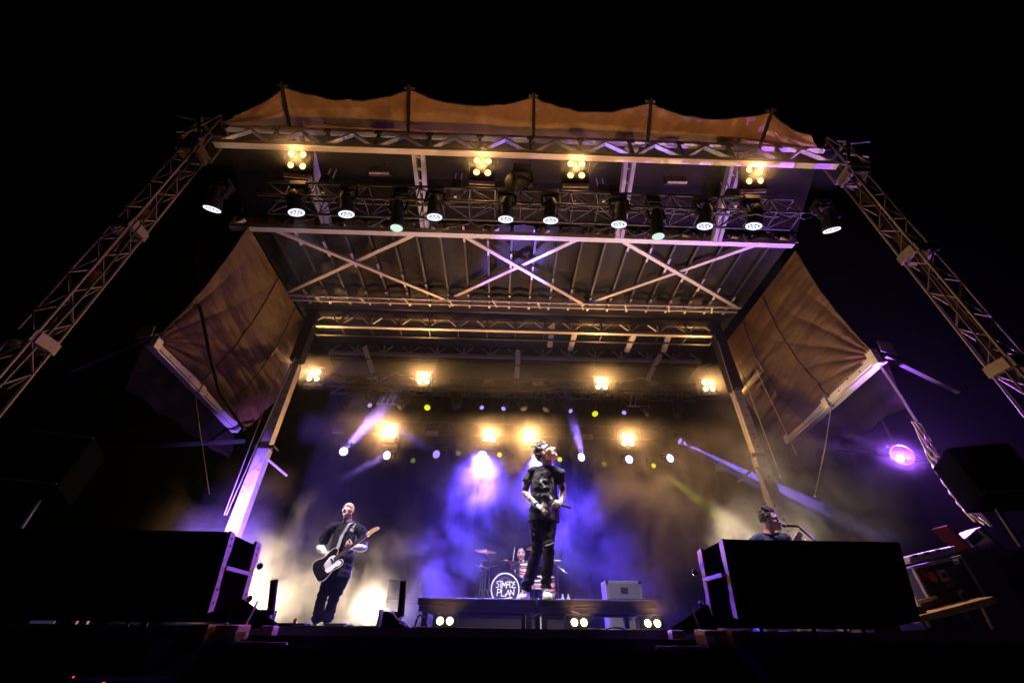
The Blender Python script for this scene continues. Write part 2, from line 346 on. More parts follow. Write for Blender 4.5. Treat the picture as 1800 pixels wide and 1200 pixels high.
# middle truss
mt0 = PZ(405, 397, ZR); mt1 = PZ(1392, 431, ZR); ym = (mt0.y+mt1.y)/2; mt0.y = mt1.y = ym
t = thing('middle_truss', 'pale aluminium truss with flat bottom chord crossing under the roof ribs', 'truss', (XC, ym, ZR))
flat_truss(t, mt0, mt1, 0.62, 11, 0.12, 0.07, galv)
for i in range(0, 12):
    p = mt0.lerp(mt1, i/11); m = MB(); m.box(p+V((0.04, -0.07, 0.12)), (0.07, 0.012, 0.30)); m.build('hanger_plate', alu, t)
# rafters from the front truss back to the middle truss
for i, (xa, ya_, xb_, yb2) in enumerate(((533, 238, 574, 392), (735, 262, 747, 398), (925, 268, 921, 408), (1110, 258, 1088, 418), (1297, 268, 1258, 425))):
    if i == 2: continue
    p = PY(xa, ya_, 4.38); q = PY(xb_, yb2, ym-0.08)
    r_ = thing('roof_rafter', '%s sloping pale rafter between the front truss and the middle truss' % ('leftmost', 'second', '', 'third', 'rightmost')[i], 'rafter', p, 'front roof rafters')
    bar('flange', p+V((-0.09, 0, 0)), q+V((-0.05, 0, 0)), 0.075, 0.16, white_paint, r_); bar('flange', p+V((0.09, 0, 0)), q+V((0.05, 0, 0)), 0.075, 0.16, white_paint, r_)
    for k in range(7):
        u = p.lerp(q, (k+0.5)/7); bar('web_plate', u+V((-0.10, 0, 0.0)), u+V((0.10, 0.06, 0)), 0.05, 0.05, galv, r_)
# diagonal roof bracing
vt_top = [(478, 402), (745, 407), (808, 410), (1022, 420), (1095, 424), (1338, 430)]
vt_bot = [(505, 516), (783, 526), (790, 527), (1027, 535), (1034, 535), (1297, 541)]
names = ('left', 'middle', 'right'); ribs_x = [x0+(x1-x0)*i/NR for i in range(1, NR)]
for k in range(3):
    A0, A1, B0, B1 = (PZ(*vt_top[2*k], ZR), PZ(*vt_top[2*k+1], ZR), PZ(*vt_bot[2*k], ZR), PZ(*vt_bot[2*k+1], ZR))
    xb = thing('cross_brace', '%s of the three pale X-shaped braces under the roof ribs' % names[k], 'roof brace', (A0+B1)/2, 'roof cross braces')
    bar('brace_bar', A0, B1, 0.085, 0.05, alu, xb); bar('brace_bar', A1+V((0, 0, 0.053)), B0+V((0, 0, 0.053)), 0.085, 0.05, alu, xb)
    for (p, q, dz) in ((A0, B1, 0.05), (A1, B0, 0.10)):
        for rx in ribs_x:
            f = (rx-p.x)/(q.x-p.x)
            if 0.02 < f < 0.98:
                c = p.lerp(q, f); bar('bracket', (rx, c.y-0.22, ZR+dz+0.005), (rx, c.y+0.22, ZR+dz+0.005), 0.045, 0.035, white_paint, xb)
# double pipe behind the bracing
dp0 = PZ(503, 518, ZR); dp1 = PZ(1302, 541, ZR); dp0.y = dp1.y = (dp0.y+dp1.y)/2
t = thing('roof_pipe_pair', 'pair of thin parallel pale pipes behind the X-shaped roof braces', 'pipes', (XC, dp0.y, ZR))
for dy, dz in ((0, 0), (0.20, 0.02)): rod('pipe', dp0+V((0, dy, dz)), dp1+V((0, dy, dz)), 0.035, alu, t)
for rx in ribs_x:
    bar('clip', (rx, dp0.y-0.16, ZR+0.065), (rx, dp0.y+0.36, ZR+0.065), 0.05, 0.05, alu, t)
for k in range(10):
    x = dp0.x+0.7+k*1.17; rod('coupler', (x, dp0.y-0.05, ZR), (x+0.12, dp0.y+0.26, ZR+0.02), 0.028, galv, t)
# two rear roof trusses
for k, (a, b_, c, lab) in enumerate((((545, 569), (1258, 592), 14, 'nearer'), ((575, 614), (1228, 641), 14, 'farther'))):
    p = PZ(*a, ZR-0.05); q = PZ(*b_, ZR-0.05); p.y = q.y = (p.y+q.y)/2; p.z = q.z = ZR-0.05
    t = thing('rear_roof_truss', '%s of two pale trusses under the slatted rear roof' % lab, 'truss', (p+q)/2, 'rear roof trusses')
    flat_truss(t, p, q, 0.5, c, 0.095, 0.05, galv)
    bar('chord', p+V((0, 0.45, 0.02)), q+V((0, 0.45, 0.02)), 0.07, 0.07, dark_steel, t)
    for i in range(15):
        u = p.lerp(q, i/14); bar('tie', u+V((0, 0.05, 0.0)), u+V((0.0, 0.42, 0.02)), 0.03, 0.03, dark_steel, t)
# short hanging arms below the rear trusses
arms = [(641, 609, 656, 655, 10.4, 11.0), (911, 615, 908, 672, 10.4, 11.1), (972, 566, 966, 610, 9.4, 10.0), (1011, 583, 1002, 615, 9.4, 10.2), (1116, 585, 1101, 618, 9.4, 10.2), (1176, 588, 1166, 618, 9.5, 10.1), (1161, 622, 1138, 668, 10.4, 11.0)]
for i, (xa, ya_, xb_, yb2, Y0, Y1) in enumerate(arms):
    p = PY(xa, ya_, Y0); q = PY(xb_, yb2, Y1); r_ = thing('hanger_arm', 'short pale steel arm hanging under the rear roof, %s from the left' % ('first', 'second', 'third', 'fourth', 'fifth', 'seventh', 'sixth')[i], 'hanger arm', p, 'hanger arms')
    bar('arm', p, q, 0.15, 0.06, white_paint, r_); bar('pin', p.lerp(q, 0.45)+V((-0.09, 0, 0)), p.lerp(q, 0.45)+V((0.09, 0, 0)), 0.05, 0.09, dark_steel, r_)
# sway wires behind
for i, (a, b_) in enumerate((((575, 617), (740, 670)), ((760, 625), (660, 672)), ((820, 622), (900, 660)), ((1040, 632), (1160, 676)), ((1250, 640), (1090, 672)))):
    p = PY(*a, 12.2); q = PY(*b_, 12.4); m = MB(); m.bar(p, q, 0.05, 0.03); o = m.build('sway_brace', galv)
    tag(o, 'thin grey diagonal brace at the back of the roof, %s from the left' % ('first', 'second', 'third', 'fourth', 'fifth')[i], 'brace', 'rear sway braces')
# ================================================================ side columns, rails and tarps
for s in (-1, 1):
    side = 'left' if s < 0 else 'right'
    a = PY(512, 640, 9.3) if s < 0 else PY(1284, 640, 9.3); b_ = PY(420, 920, 9.3) if s < 0 else PY(1362, 885, 9.3); x = (a.x+b_.x)/2; Y = 9.3
    zj = PY(468, 786, Y).z if s < 0 else PY(1322, 800, Y).z
    c = thing('roof_column', 'white steel column with bolt holes at the %s side of the stage' % side, 'column', (x, Y, DECK), 'roof columns')
    for (z0, z1, w) in ((DECK, zj-0.02, 0.27), (zj+0.02, ZR-1.4 if s < 0 else ZR-1.9, 0.225)):
        m = MB(); m.box((x, Y, (z0+z1)/2), (w, 0.03, z1-z0)); m.box((x-w/2+0.012, Y+0.1, (z0+z1)/2), (0.024, 0.168, z1-z0)); m.box((x+w/2-0.012, Y+0.1, (z0+z1)/2), (0.024, 0.168, z1-z0))
        m.build('channel', galv, c, bevel=0.004)
        for k in range(12):
            z = z0+0.25+k*(z1-z0-0.5)/11+rnd.uniform(-.08, .08)
            m = MB(); m.disc((x+rnd.choice((-.09, .0, .09)), Y-0.0185, z), (0, -1, 0), rnd.choice((0.014, 0.022)), 10); m.build('bolt_hole', black_cloth, c)
    m = MB(); m.box((x+s*-0.05, Y-0.05, zj), (0.46, 0.05, 0.07)); m.build('joint_clamp', dark_steel, c, bevel=0.008)
    m = MB(); m.tube((x-s*0.25, Y-0.06, zj), (x-s*0.42, Y-0.1, zj-0.12), 0.02); m.build('clamp_handle', dark_steel, c)
    bar('knee_brace', (x-s*0.15, Y+0.05, zj-0.25), (x-s*0.6, Y+0.3, zj-0.55), 0.07, 0.03, galv, c)
    m = MB(); m.box((x, Y+0.05, ZR-0.55), (0.28, 0.28, 1.5 if s < 0 else 2.6)); m.build('upper_post', black_truss, c)
    # guy wires beside the column
    for k in range(3 if s > 0 else 2):
        q = (PY(1262+22*k, 600, 9.2-0.1*k), PY(1345+k*28, 880-40*k, 9.2-0.2*k)) if s > 0 else (PY(520-24*k, 625+10*k, 9.2), PY(398-4*k, 905, 9.0))
        m = MB(); m.path([q[0].lerp(q[1], f/8) + V((0, 0, -0.05*math.sin(math.pi*f/8))) for f in range(9)], 0.010, 5); o = m.build('guy_cable', galv, smooth=60)
        tag(o, '%s thin steel cable running down beside the %s white column' % (('inner', 'middle', 'outer')[k], side), 'cable', 'column guy cables')
    # rail
    n_ = PX(272, 597, -7.08) if s < 0 else PX(1541, 625, 7.3); f_ = PX(421, 752, -7.08) if s < 0 else PX(1380, 772, 7.3)
    n_.x = f_.x = (-7.08 if s < 0 else 7.3)
    rl = thing('side_rail', 'pale perforated steel rail along the lower edge of the %s side tarp' % side, 'rail', n_, 'side tarp rails')
    bar('beam', n_, f_, 0.06, 0.17, white_paint, rl); bar('lower_flange', n_+V((s*0.07, 0, -0.12)), f_+V((s*0.07, 0, -0.12)), 0.16, 0.035, galv, rl)
    for k in range(10):
        u = n_.lerp(f_, (k+0.4)/10); m = MB(); m.disc(u+V((-s*0.0325, 0, 0.03*(-1)**k)), (-s, 0, 0), 0.02, 10); m.build('bolt_hole', black_cloth, rl)
    for k in (0.02, 0.48, 0.96):
        u = n_.lerp(f_, k); m = MB(); m.box(u+V((0, 0, 0.0)), (0.13, 0.16, 0.32)); m.build('bracket', galv, rl, bevel=0.008)
    bar('end_arm', n_+V((s*0.1, -0.05, -0.02)), n_+V((s*1.6, 0.35, -0.55)), 0.08, 0.10, dark_steel, rl)
    m = MB(); m.prism([(0, 0), (0.35, -0.05), (0.42, 0.3), (0.1, 0.28)], (s, 0.2, 0), (0, 0.1, 1), n_+V((0, -0.12, 0.02)), 0.02); m.build('end_plate', galv, rl)
    # tarp: lower edge on the rail, upper edge on the roof edge
    tn = PZ(437, 398, ZR-0.05) if s < 0 else PZ(1398, 441, ZR-0.05); tf = V((tn.x, 9.6, ZR-0.1))
    ff = f_ + V((0, 0.15, 0)); NU, NVV = 150, 130; rows = []
    for j in range(NVV+1):
        v = j/NVV; row = []
        for i in range(NU+1):
            u = i/NU; p = n_.lerp(ff, u).lerp(tn.lerp(tf, u), v)
            sl = V((s*0.75, 0, 0.66)); bel = math.sin(math.pi*v)*(0.35+0.25*u)
            # folds fan out from the front lower corner and sag along the rail
            r_ = math.hypot(u*3.3, v*3.0)+0.25; ang = math.atan2(v*3.0, u*3.3+0.02)
            cr = lambda q: (1-abs(math.sin(q))**0.6)*2-0.7
            w = 0.034*cr(ang*11+1.1*noise.noise(V((u*1.5, v*1.5, s*2))))*min(1, 1.3/r_)*(0.3+0.7*(1-v))
            w += 0.075*cr(v*15+2.6*noise.noise(V((u*1.3, v*1.3, 5+s)))+u*2)*(1-v)**1.2*(0.25+u)*(0.65+0.5*noise.noise(V((u*2, v*3, 3))))
            w += 0.020*cr(v*34+u*6+3*noise.noise(V((u*1.6, v*2, 7+s))))*(1-v)**1.5*(0.3+u)+0.02*noise.noise(V((u*2.5, v*7, 9+s)))+0.010*noise.noise(V((u*9, v*24, 1)))
            row.append(p + sl*(bel*0.05+w-0.42*u*math.sin(math.pi*v)) + V((0, 0.12*math.sin(math.pi*v)*(1-u), 0)))
        rows.append(row)
    tp = thing('side_tarp', 'wrinkled golden brown vinyl tarp stretched between roof and %s side rail' % side, 'tarp', n_, 'side tarps')
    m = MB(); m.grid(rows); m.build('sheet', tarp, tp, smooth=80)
    # stitched seams follow the sheet, a rope hem runs along its open front edge
    for ui in (62, 106):
        m = MB(); m.path([V(rows[j][ui])+V((-s*0.012, -0.006, 0)) for j in range(0, NVV+1, 2)], 0.011, 5); m.build('seam', tarp, tp, smooth=60)
    m = MB(); m.path([V(rows[j][0]) for j in range(0, NVV+1, 2)], 0.02, 6); m.build('hem', tarp, tp, smooth=60)
    # slack lower flap hanging outside below the rail, with its straight braces
    rows = []
    for j in range(13):
        v = j/12; row = []
        for i in range(41):
            u = i/40; p = n_.lerp(ff, u) + V((s*(0.15+0.12*v), 0.35*v, -0.15-v*(0.80-0.25*u))); p.x += s*0.07*math.sin(u*23+v*2)*v + s*0.05*noise.noise(V((u*5, v*3, s)))
            row.append(p)
        rows.append(row)
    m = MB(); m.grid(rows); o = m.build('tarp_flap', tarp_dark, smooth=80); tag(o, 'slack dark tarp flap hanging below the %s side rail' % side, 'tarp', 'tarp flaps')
    for k, (a, b_) in enumerate((((225, 755), (420, 715)), ((180, 788), (430, 775))) if s < 0 else (((1390, 775), (1660, 815)), ((1400, 770), (1540, 790)))):
        p = PY(*a, 10.2); q = PY(*b_, 10.0); m = MB(); m.bar(p, q, 0.05, 0.09); o = m.build('wall_strut', dark_steel)
        tag(o, '%s thin steel strut in the dark below the %s tarp' % (('upper', 'lower')[k if s < 0 else 1-k], side), 'strut', 'wall struts')
# long loose cables
for i, (pts, lab) in enumerate((([(346, 375), (347, 470), (352, 540), (368, 620), (386, 690), (430, 755)], 'thick black cable hanging in front of the left tarp'),
                                ([(343, 690), (352, 760), (368, 868)], 'thin drop line below the left rail'),
                                ([(1465, 690), (1450, 790), (1432, 872)], 'thin drop line below the right rail'))):
    Y = (6.4, 8.4, 8.0)[i]; P_ = [PY(x, y, Y+0.25*k*(i == 0)) for k, (x, y) in enumerate(pts)]; Q = []
    for k in range(len(P_)-1):
        for f in range(5): Q.append(P_[k].lerp(P_[k+1], f/5))
    m = MB(); m.path(Q+[P_[-1]], (0.035, 0.008, 0.010)[i], 6); o = m.build('hanging_cable', (rubber, galv, galv)[i], smooth=60); tag(o, lab, 'cable')
# ================================================================ lamp builders
WARM = (1.0, 0.49, 0.16); CREAM = (1.0, 0.76, 0.52)
_bl = {}
def blinder(pos, d, label, group, power, emit, cone=150, n=(2, 2), sp=0.22, rl=0.062, bracket=-1, aim=None, col=None):
    R = frame(-V(d)); root = thing('blinder_light', label, 'stage light', pos, group, R)     # local -Y faces out
    w = sp*n[0]+0.05; h = sp*n[1]+0.05
    def lp(name, mb, mat, **k): return mb.build(name, mat, root, local=True, **k)
    key = (n, sp, emit.name)
    if key not in _bl:
        H = MB(); H.box((0, 0.10, 0), (w, 0.16, h))
        L = {}
        L['housing'] = H.mesh('housing', black_plastic, None, 0.012)
        m = MB(); m.lathe([(0.0, rl), (0.012, rl*0.93), (0.022, rl*0.6), (0.026, 0.004)], (0, 0, 0), (0, -1, 0), 18); L['lamp'] = m.mesh('lamp', emit, 50)
        m = MB(); m.ringplate((0, 0, 0), (0, -1, 0), rl*1.05, rl*1.28, 0.03, 18); L['lamp_ring'] = m.mesh('lamp_ring', dark_steel, 40)
        m = MB(); m.box((0, 0.02, 0), (w*1.02, 0.05, 0.075)); L['bracket'] = m.mesh('bracket', tan_steel, None, 0.006)
        m = MB()
        for sx in (-1, 1): m.box((sx*(w/2+0.02), 0.1, -0.08), (0.012, 0.04, h*0.8))
        m.box((0, 0.1, -h/2-0.11), (w+0.05, 0.04, 0.012)); L['yoke'] = m.mesh('yoke', black_truss)
        _bl[key] = L
    L = _bl[key]
    put('housing', L['housing'], root, local=True); put('yoke', L['yoke'], root, local=True)
    if bracket > 0: put('bracket', L['bracket'], root, Matrix.Translation((0, 0.02, -h/2-0.05)), local=True)
    for i in range(n[0]):
        for j in range(n[1]):
            c = Matrix.Translation(((i-(n[0]-1)/2)*sp, 0.012, (j-(n[1]-1)/2)*sp))
            put('lamp_ring', L['lamp_ring'], root, c, local=True); put('lamp', L['lamp'], root, c, local=True)
    if power: spot(root, V(pos)+V(d).normalized()*0.06, aim or d, col or WARM, power, cone, 0.5, sp*0.6)
    return root
_mh = {}
def moving_head(pos, d, label, group, lens, r=0.16, L=0.42, hang=True, beam=None, bar_z=None, ring=None, cat='stage light', name='moving_head_light', up=None):
    """pos: lens centre, d: direction of the beam"""
    d = V(d).normalized(); pos = V(pos); back = pos - d*L*0.62
    u = V((0, 0, 1 if hang else -1)); mount = back + u*(L*0.78)
    root = thing(name, label, cat, mount, group)
    key = (r, L, lens.name, ring.name if ring else '')
    if key not in _mh:
        q = {}
        m = MB(); m.lathe([(0.0, r*0.93), (0.02, r*1.06), (-0.02+0.09, r*1.06), (0.10, r*0.96), (L*0.62, r*0.90), (L*0.85, r*0.72), (L, r*0.45)], (0, 0, 0), (0, 0, 1), 24); q['head'] = m.mesh('head', black_plastic, 35)
        m = MB(); m.lathe([(0.0, r*0.90), (0.006, r*0.86), (0.016, r*0.5), (0.02, 0.004)], (0, 0, -0.0), (0, 0, -1), 26); q['lens'] = m.mesh('lens', lens, 60)
        m = MB(); m.ringplate((0, 0, -0.004), (0, 0, -1), r*0.74, r*0.97, 0.012, 28); q['ring'] = m.mesh('lens_ring', ring or black_plastic, 40)
        m = MB()
        for k in range(6): m.ball((r*0.42*math.cos(k*math.pi/3), r*0.42*math.sin(k*math.pi/3), -0.018), (r*0.15, r*0.15, 0.012), None, 10, 5)
        m.ball((0, 0, -0.022), (r*0.15, r*0.15, 0.012), None, 10, 5); q['led'] = m.mesh('led_cluster', ring or black_plastic, 60)
        m = MB()
        for k in range(5): m.ringplate((0, 0, L*0.62+0.012*k*2), (0, 0, 1), r*0.6, r*0.93-0.015*k, 0.01, 20)
        q['fins'] = m.mesh('cooling_fins', black_plastic, 40)
        _mh[key] = q
    q = _mh[key]; z = -d; x = z.cross(V((0, 1, 0.01))).normalized(); y = z.cross(x); Rm = Matrix((x, y, z)).transposed().to_4x4(); T_ = Matrix.Translation(pos) @ Rm
    hd = sub(put('head', q['head'], root, T_)); put('cooling_fins', q['fins'], hd, T_); put('lens', q['lens'], hd, T_)
    if ring: put('lens_ring', q['ring'], hd, T_); put('led_cluster', q['led'], hd, T_)
    sx = V((1, 0, 0)); yk = MB()
    for k in (-1, 1): yk.bar(back+sx*k*r*1.22-u*0.04, back+sx*k*r*1.22+u*(L*0.62), 0.035, r*0.7, (0, 1, 0)); yk.tube(back+sx*k*r*0.8, back+sx*k*r*1.32, r*0.35, 12)
    yk.bar(back-sx*r*1.25+u*(L*0.62), back+sx*r*1.25+u*(L*0.62), r*0.8, 0.05, (0, 0, 1)); yk.build('yoke', black_plastic, root, bevel=0.0)
    bs = MB(); bs.box(mount, (r*2.2, r*1.8, L*0.26)); bs.build('base', black_plastic, root, bevel=0.012)
    if hang:
        for k in (-1, 1): bar('clamp', mount+V((k*r*0.6, 0, L*0.12)), mount+V((k*r*0.6, 0, L*0.28)), 0.04, 0.06, dark_steel, root, (0, 1, 0))
    if beam: spot(root, pos+d*0.05, beam.get('d', d), beam['c'], beam['w'], beam['a'], beam.get('b', 0.3), beam.get('r', r*0.7))
    return root
# ================================================================ front lighting truss
YL = 4.85; zl = PY(880, 385, YL).z
lt0 = V((-4.55, YL, zl+0.42)); lt1 = V((5.55, YL, zl+0.42))
t = thing('lighting_truss', 'black box truss carrying the front row of moving lights', 'truss', (lt0+lt1)/2)
box_truss(t, lt0, lt1, 0.40, 0.40, 21, 0.025, black_truss, (0, 0, 1), 0.012); t_front = t
for k in range(9):
    x = lt0.x+0.5+k*1.14
    m = MB(); m.path([V((x+0.1*f, YL-0.22+0.05*math.sin(f), zl+0.22-0.10*math.sin(math.pi*f/8)+0.03*math.sin(f*2.2))) for f in range(9)], 0.014, 5); m.build('cable', rubber, t, smooth=60)
hoist_x = [-3.55, 1.9, 4.5, -1.0]
for k, x in enumerate(hoist_x):
    h = thing('chain_hoist', 'black chain hoist with chains above the front lighting truss, %s from the left' % ('first', 'third', 'fourth', 'second')[k], 'chain hoist', (x, YL, zl+0.7), 'front chain hoists')
    m = MB(); m.box((x, YL, zl+0.88), (0.20, 0.24, 0.34)); m.build('motor', black_plastic, h, bevel=0.02)
    for dx in (-0.06, 0.06): rod('chain', (x+dx, YL, zl+1.05), (x+dx, YL, 9.15), 0.014, galv, h)
    rod('hook', (x, YL, zl+0.62), (x, YL, zl+0.72), 0.03, galv, h)
LEDAIM = {4: (V((0.5, 10.2, 2.7)), 0, 3.8, 26), 2: (V((-2.55, 7.3, 2.7)), 0, 2.2, 24), 8: (V((4.4, 4.7, 1.9)), 0, 1.0, 26), 7: (V((3.7, 5.8, 2.7)), 0, 1.4, 24), 5: (V((0.5, 5.0, 2.8)), 0, 3.6, 30), 3: (V((0.5, 5.0, 2.9)), 0, 2.0, 30)}     # lamps trained on drummer, guitarist, bass player, singer
led_px = [(373, 367, -.12), (521, 373, .22), (609, 376, .15), (764, 381, .05), (889, 385, 0), (968, 387, -.02), (1088, 394, -.08), (1239, 397, -.15), (1325, 397, -.2), (1462, 404, .12)]
ordn = ('first', 'second', 'third', 'fourth', 'fifth', 'sixth', 'seventh', 'eighth', 'ninth', 'tenth')
for i, (x, y, tilt) in enumerate(led_px):
    p = PY(x, y, YL-0.05)
    moving_head(p, (tilt, math.sin(math.radians(27)), -math.cos(math.radians(27))), 'black moving light with bright white lens on the front truss, %s from the left' % ordn[i], 'front moving lights', led_core, 0.14, 0.42, ring=led_emit,
                beam=None if i in (0, 9) else dict(c=(1.0, 0.86, 0.92), w=LEDW*LEDAIM.get(i, (0, 0, 1, 58))[2], a=LEDAIM.get(i, (0, 0, 1, 58))[3], b=0.8, d=(LEDAIM[i][0]-p) if i in LEDAIM else V(((XC-p.x)*0.10, math.sin(math.radians(15)), -math.cos(math.radians(15)))), r=0.12))
for i, (x, y) in enumerate(((697, 401), (1157, 416))):
    p = PY(x, y, YL+0.0); moving_head(p, (0.05-0.1*i, 0.25, -1), 'long dark spot light with pale green lens on the front truss, %s one' % ('left', 'right')[i], 'front spot lights', green_emit, 0.12, 0.62, name='spot_light_fixture', ring=None)
moving_head(PY(896, 322, YL-0.35), (-0.75, -0.35, -0.55), 'unlit black moving light tilted sideways above the middle of the front truss', None, black_plastic, 0.16, 0.5)
for i, (x, y) in enumerate(((522, 281), (848, 293), (1013, 298), (1327, 308))):
    blinder(PY(x, y, 4.5), (0.04*(1.5-i), -0.75, -0.62), 'four lamp warm blinder below the front roof truss, %s from the left' % ordn[i], 'front blinders', FBW, warm_emit_front, 165, bracket=1)
for i, (x, y) in enumerate(((670, 302), (1186, 318))):
    p = PY(x, y, YL); r_ = thing('flood_panel', 'unlit flat black flood panel hanging behind the front blinders, %s one' % ('left', 'right')[i], 'stage light', p, 'flood panels')
    m = MB(); m.box(p, (0.46, 0.06, 0.20), frame((0, 1, 0.3))); m.build('panel', black_plastic, r_, bevel=0.01)
    m = MB(); m.box(p+V((0, -0.06, -0.14)), (0.40, 0.05, 0.03)); m.build('lip', tan_steel, r_); bar('hanger', p+V((0, 0.05, 0.1)), p+V((0, 0.05, 0.6)), 0.03, 0.03, black_truss, r_)
for k in range(14):
    x = lt0.x+0.2+k*0.72; dz = rnd.uniform(0.12, 0.3); L_ = rnd.uniform(0.5, 0.8); oy = rnd.choice((-0.24, 0.24))
    m = MB(); m.path([V((x+L_*f/12, YL+oy+0.03*math.sin(f*0.9+k), zl+0.24-dz*math.sin(math.pi*f/12)+0.02*math.sin(f*1.7+k))) for f in range(13)], rnd.choice((0.010, 0.014, 0.018)), 5); m.build('cable', rubber, t_front, smooth=60)
# ================================================================ rear upper lighting truss
YR = 11.0; zr = PY(900, 700, YR).z
t = thing('rear_lighting_truss', 'black box truss high at the back carrying moving lights and blinders', 'truss', (XC, YR, zr))
box_truss(t, (-5.2, YR, zr+0.35), (6.0, YR, zr+0.35), 0.40, 0.40, 22, 0.025, dark_steel, (0, 0, 1), 0.012)
for k in range(16):
    x = -5.1+k*0.69; dz = rnd.uniform(0.1, 0.35); L_ = rnd.uniform(0.5, 0.9)
    m = MB(); m.path([V((x+L_*f/12, YR-0.24+0.03*math.sin(f*0.9+k), zr+0.16-dz*math.sin(math.pi*f/12)+0.02*math.sin(f*1.7+k))) for f in range(13)], rnd.choice((0.012, 0.018)), 5); m.build('cable', rubber, t, smooth=60)
for i, (x, y) in enumerate(((552, 660), (745, 665), (1057, 674), (1245, 678))):
    blinder(PY(x, y, YR-0.35), (0, -1, -0.12), 'glaring four lamp blinder on the upper rear truss, %s from the left' % ordn[i], 'upper rear blinders', RBW, warm_emit, 150)
mh = [(607, 716, -.5, 0), (650, 712, .7, 1), (700, 714, -.6, 0), (751, 716, 0, 2), (802, 716, .1, 0), (847, 716, .4, 1), (885, 718, -.3, 1), (921, 718, .2, 0), (960, 720, -.3, 0), (1003, 722, .4, 1), (1046, 727, .1, 2), (1097, 725, -.4, 1), (1143, 728, .3, 0), (1190, 730, -.4, 0)]
for i, (x, y, tl, kd) in enumerate(mh):
    p = PY(x, y, YR-0.1); lens = (black_plastic, violet_dim, yellow_emit)[kd]
    moving_head(p, (tl, -0.62 if kd else -0.2, -0.75), 'small %s moving light under the upper rear truss, %s from the left' % (('dark', 'dim violet', 'yellow')[kd], ('first second third fourth fifth sixth seventh eighth ninth tenth eleventh twelfth thirteenth fourteenth').split()[i]), 'upper rear moving lights', lens, (0.115, 0.07, 0.10)[kd], 0.36)
for i, (x, y) in enumerate(((655, 663), (860, 672), (945, 675), (1146, 674), (760, 762), (1032, 768), (595, 757), (1195, 773))):
    p = PY(x, y, 11.6); m = MB(); m.box(p, (0.34, 0.12, 0.14)); m.box(p+V((0, -0.065, -0.03)), (0.30, 0.012, 0.03)); o = m.build('strobe_panel', galv if i < 6 else dark_steel, bevel=0.01)
    tag(o, 'small grey rectangular strobe panel at the back of the stage, %s' % ('upper row first', 'upper row second', 'upper row third', 'upper row fourth', 'lower row second', 'lower row third', 'lower row first', 'lower row fourth')[i], 'stage light', 'strobe panels')
bar_ = None
for i, (a, b_) in enumerate((((640, 668), (640, 700)), ((1150, 676), (1150, 708)))):
    pass
# ladder frames lit violet inside the rear truss
for i, (x, y) in enumerate(((685, 698), (1118, 702))):
    p = PY(x, y, YR+0.3); r_ = thing('ladder_frame', 'short violet lit ladder frame on the upper rear truss, %s one' % ('left', 'right')[i], 'frame', p, 'ladder frames')
    for k in (-1, 0, 1): bar('rung', p+V((k*0.16+0.06, 0, 0.22)), p+V((k*0.16-0.06, 0, -0.22)), 0.03, 0.03, white_paint, r_)
    for dz in (-0.23, 0.23): bar('rail', p+V((-0.35, 0, dz)), p+V((0.35, 0, dz)), 0.035, 0.035, white_paint, r_)
# ================================================================ rear lower lighting bar
YB = 11.7; zb = PY(900, 775, YB).z
t = thing('rear_lower_truss', 'black ladder truss across the back carrying the lower row of lights', 'truss', (XC, YB, zb))
flat_truss(t, (-5.0, YB, zb+0.15), (5.8, YB, zb+0.15), 0.4, 14, 0.05, 0.03, black_truss)
for i, (x, y) in enumerate(((685, 760), (860, 766), (932, 767), (1103, 773))):
    blinder(PY(x, y, YB-0.3), (0, -1, -0.08), 'glaring four lamp blinder on the lower rear truss, %s from the left' % ordn[i], 'lower rear blinders', RBW2, warm_emit, 150)
VI = (0.085, 0.045, 1.0); VB = (0.30, 0.18, 1.0); YE = (0.75, 0.80, 0.02)
low = [(604, 793, (0.25, -0.9, -0.2), violet_emit, dict(c=VB, w=13000, a=13, b=0.6, d=PZ(905, 462, ZR)-PY(604, 793, YB-0.35))), (680, 800, (-0.3, -0.9, -0.25), violet_emit, dict(c=VB, w=14000, a=12, b=0.6, d=(-0.78, -0.14, -0.60))), (767, 798, (-0.35, -0.9, -0.1), violet_dim, dict(c=VB, w=4500, a=12, b=0.6, d=(-0.8, -0.25, 0.4))),
       (848, 800, (0.0, -0.78, -0.62), violet_emit, dict(c=VI, w=30000, a=48, b=0.9)), (943, 803, (0.05, -0.75, -0.66), violet_emit, dict(c=VI, w=30000, a=48, b=0.9)), (1022, 803, (0.35, -0.8, -0.1), violet_emit, dict(c=VB, w=9000, a=13, b=0.6, d=PZ(925, 452, ZR)-PY(1022, 803, YB-0.35))), (1106, 807, (0.15, -0.9, -0.1), violet_emit, None), (1178, 805, (0.25, -0.9, -0.1), violet_emit, None)]
for i, (x, y, d_, lens, bm) in enumerate(low):
    moving_head(PY(x, y, YB-0.35), d_, 'violet moving light in the lower rear row, %s from the left' % ordn[i], 'lower rear violet lights', lens, 0.125 if i not in (3, 4) else 0.14, 0.36, beam=bm)
for i, (x, y, e_, bm) in enumerate(((726, 809, yellow_dim, None), (878, 799, yellow_emit, None), (806, 796, yellow_dim, None), (984, 807, yellow_emit, None), (1062, 815, yellow_dim, None), (1149, 818, yellow_emit, dict(c=YE, w=1100, a=6, b=0.5, d=PY(1275, 918, 9.0)-PY(1149, 818, YB-0.3))))):
    moving_head(PY(x, y, YB-0.3), (0.05, -0.9, -0.1), 'small yellow moving light in the lower rear row, %s from the left' % ('first', 'third', 'second', 'fourth', 'fifth', 'sixth')[i], 'lower rear yellow lights', e_, 0.075, 0.28, beam=bm)
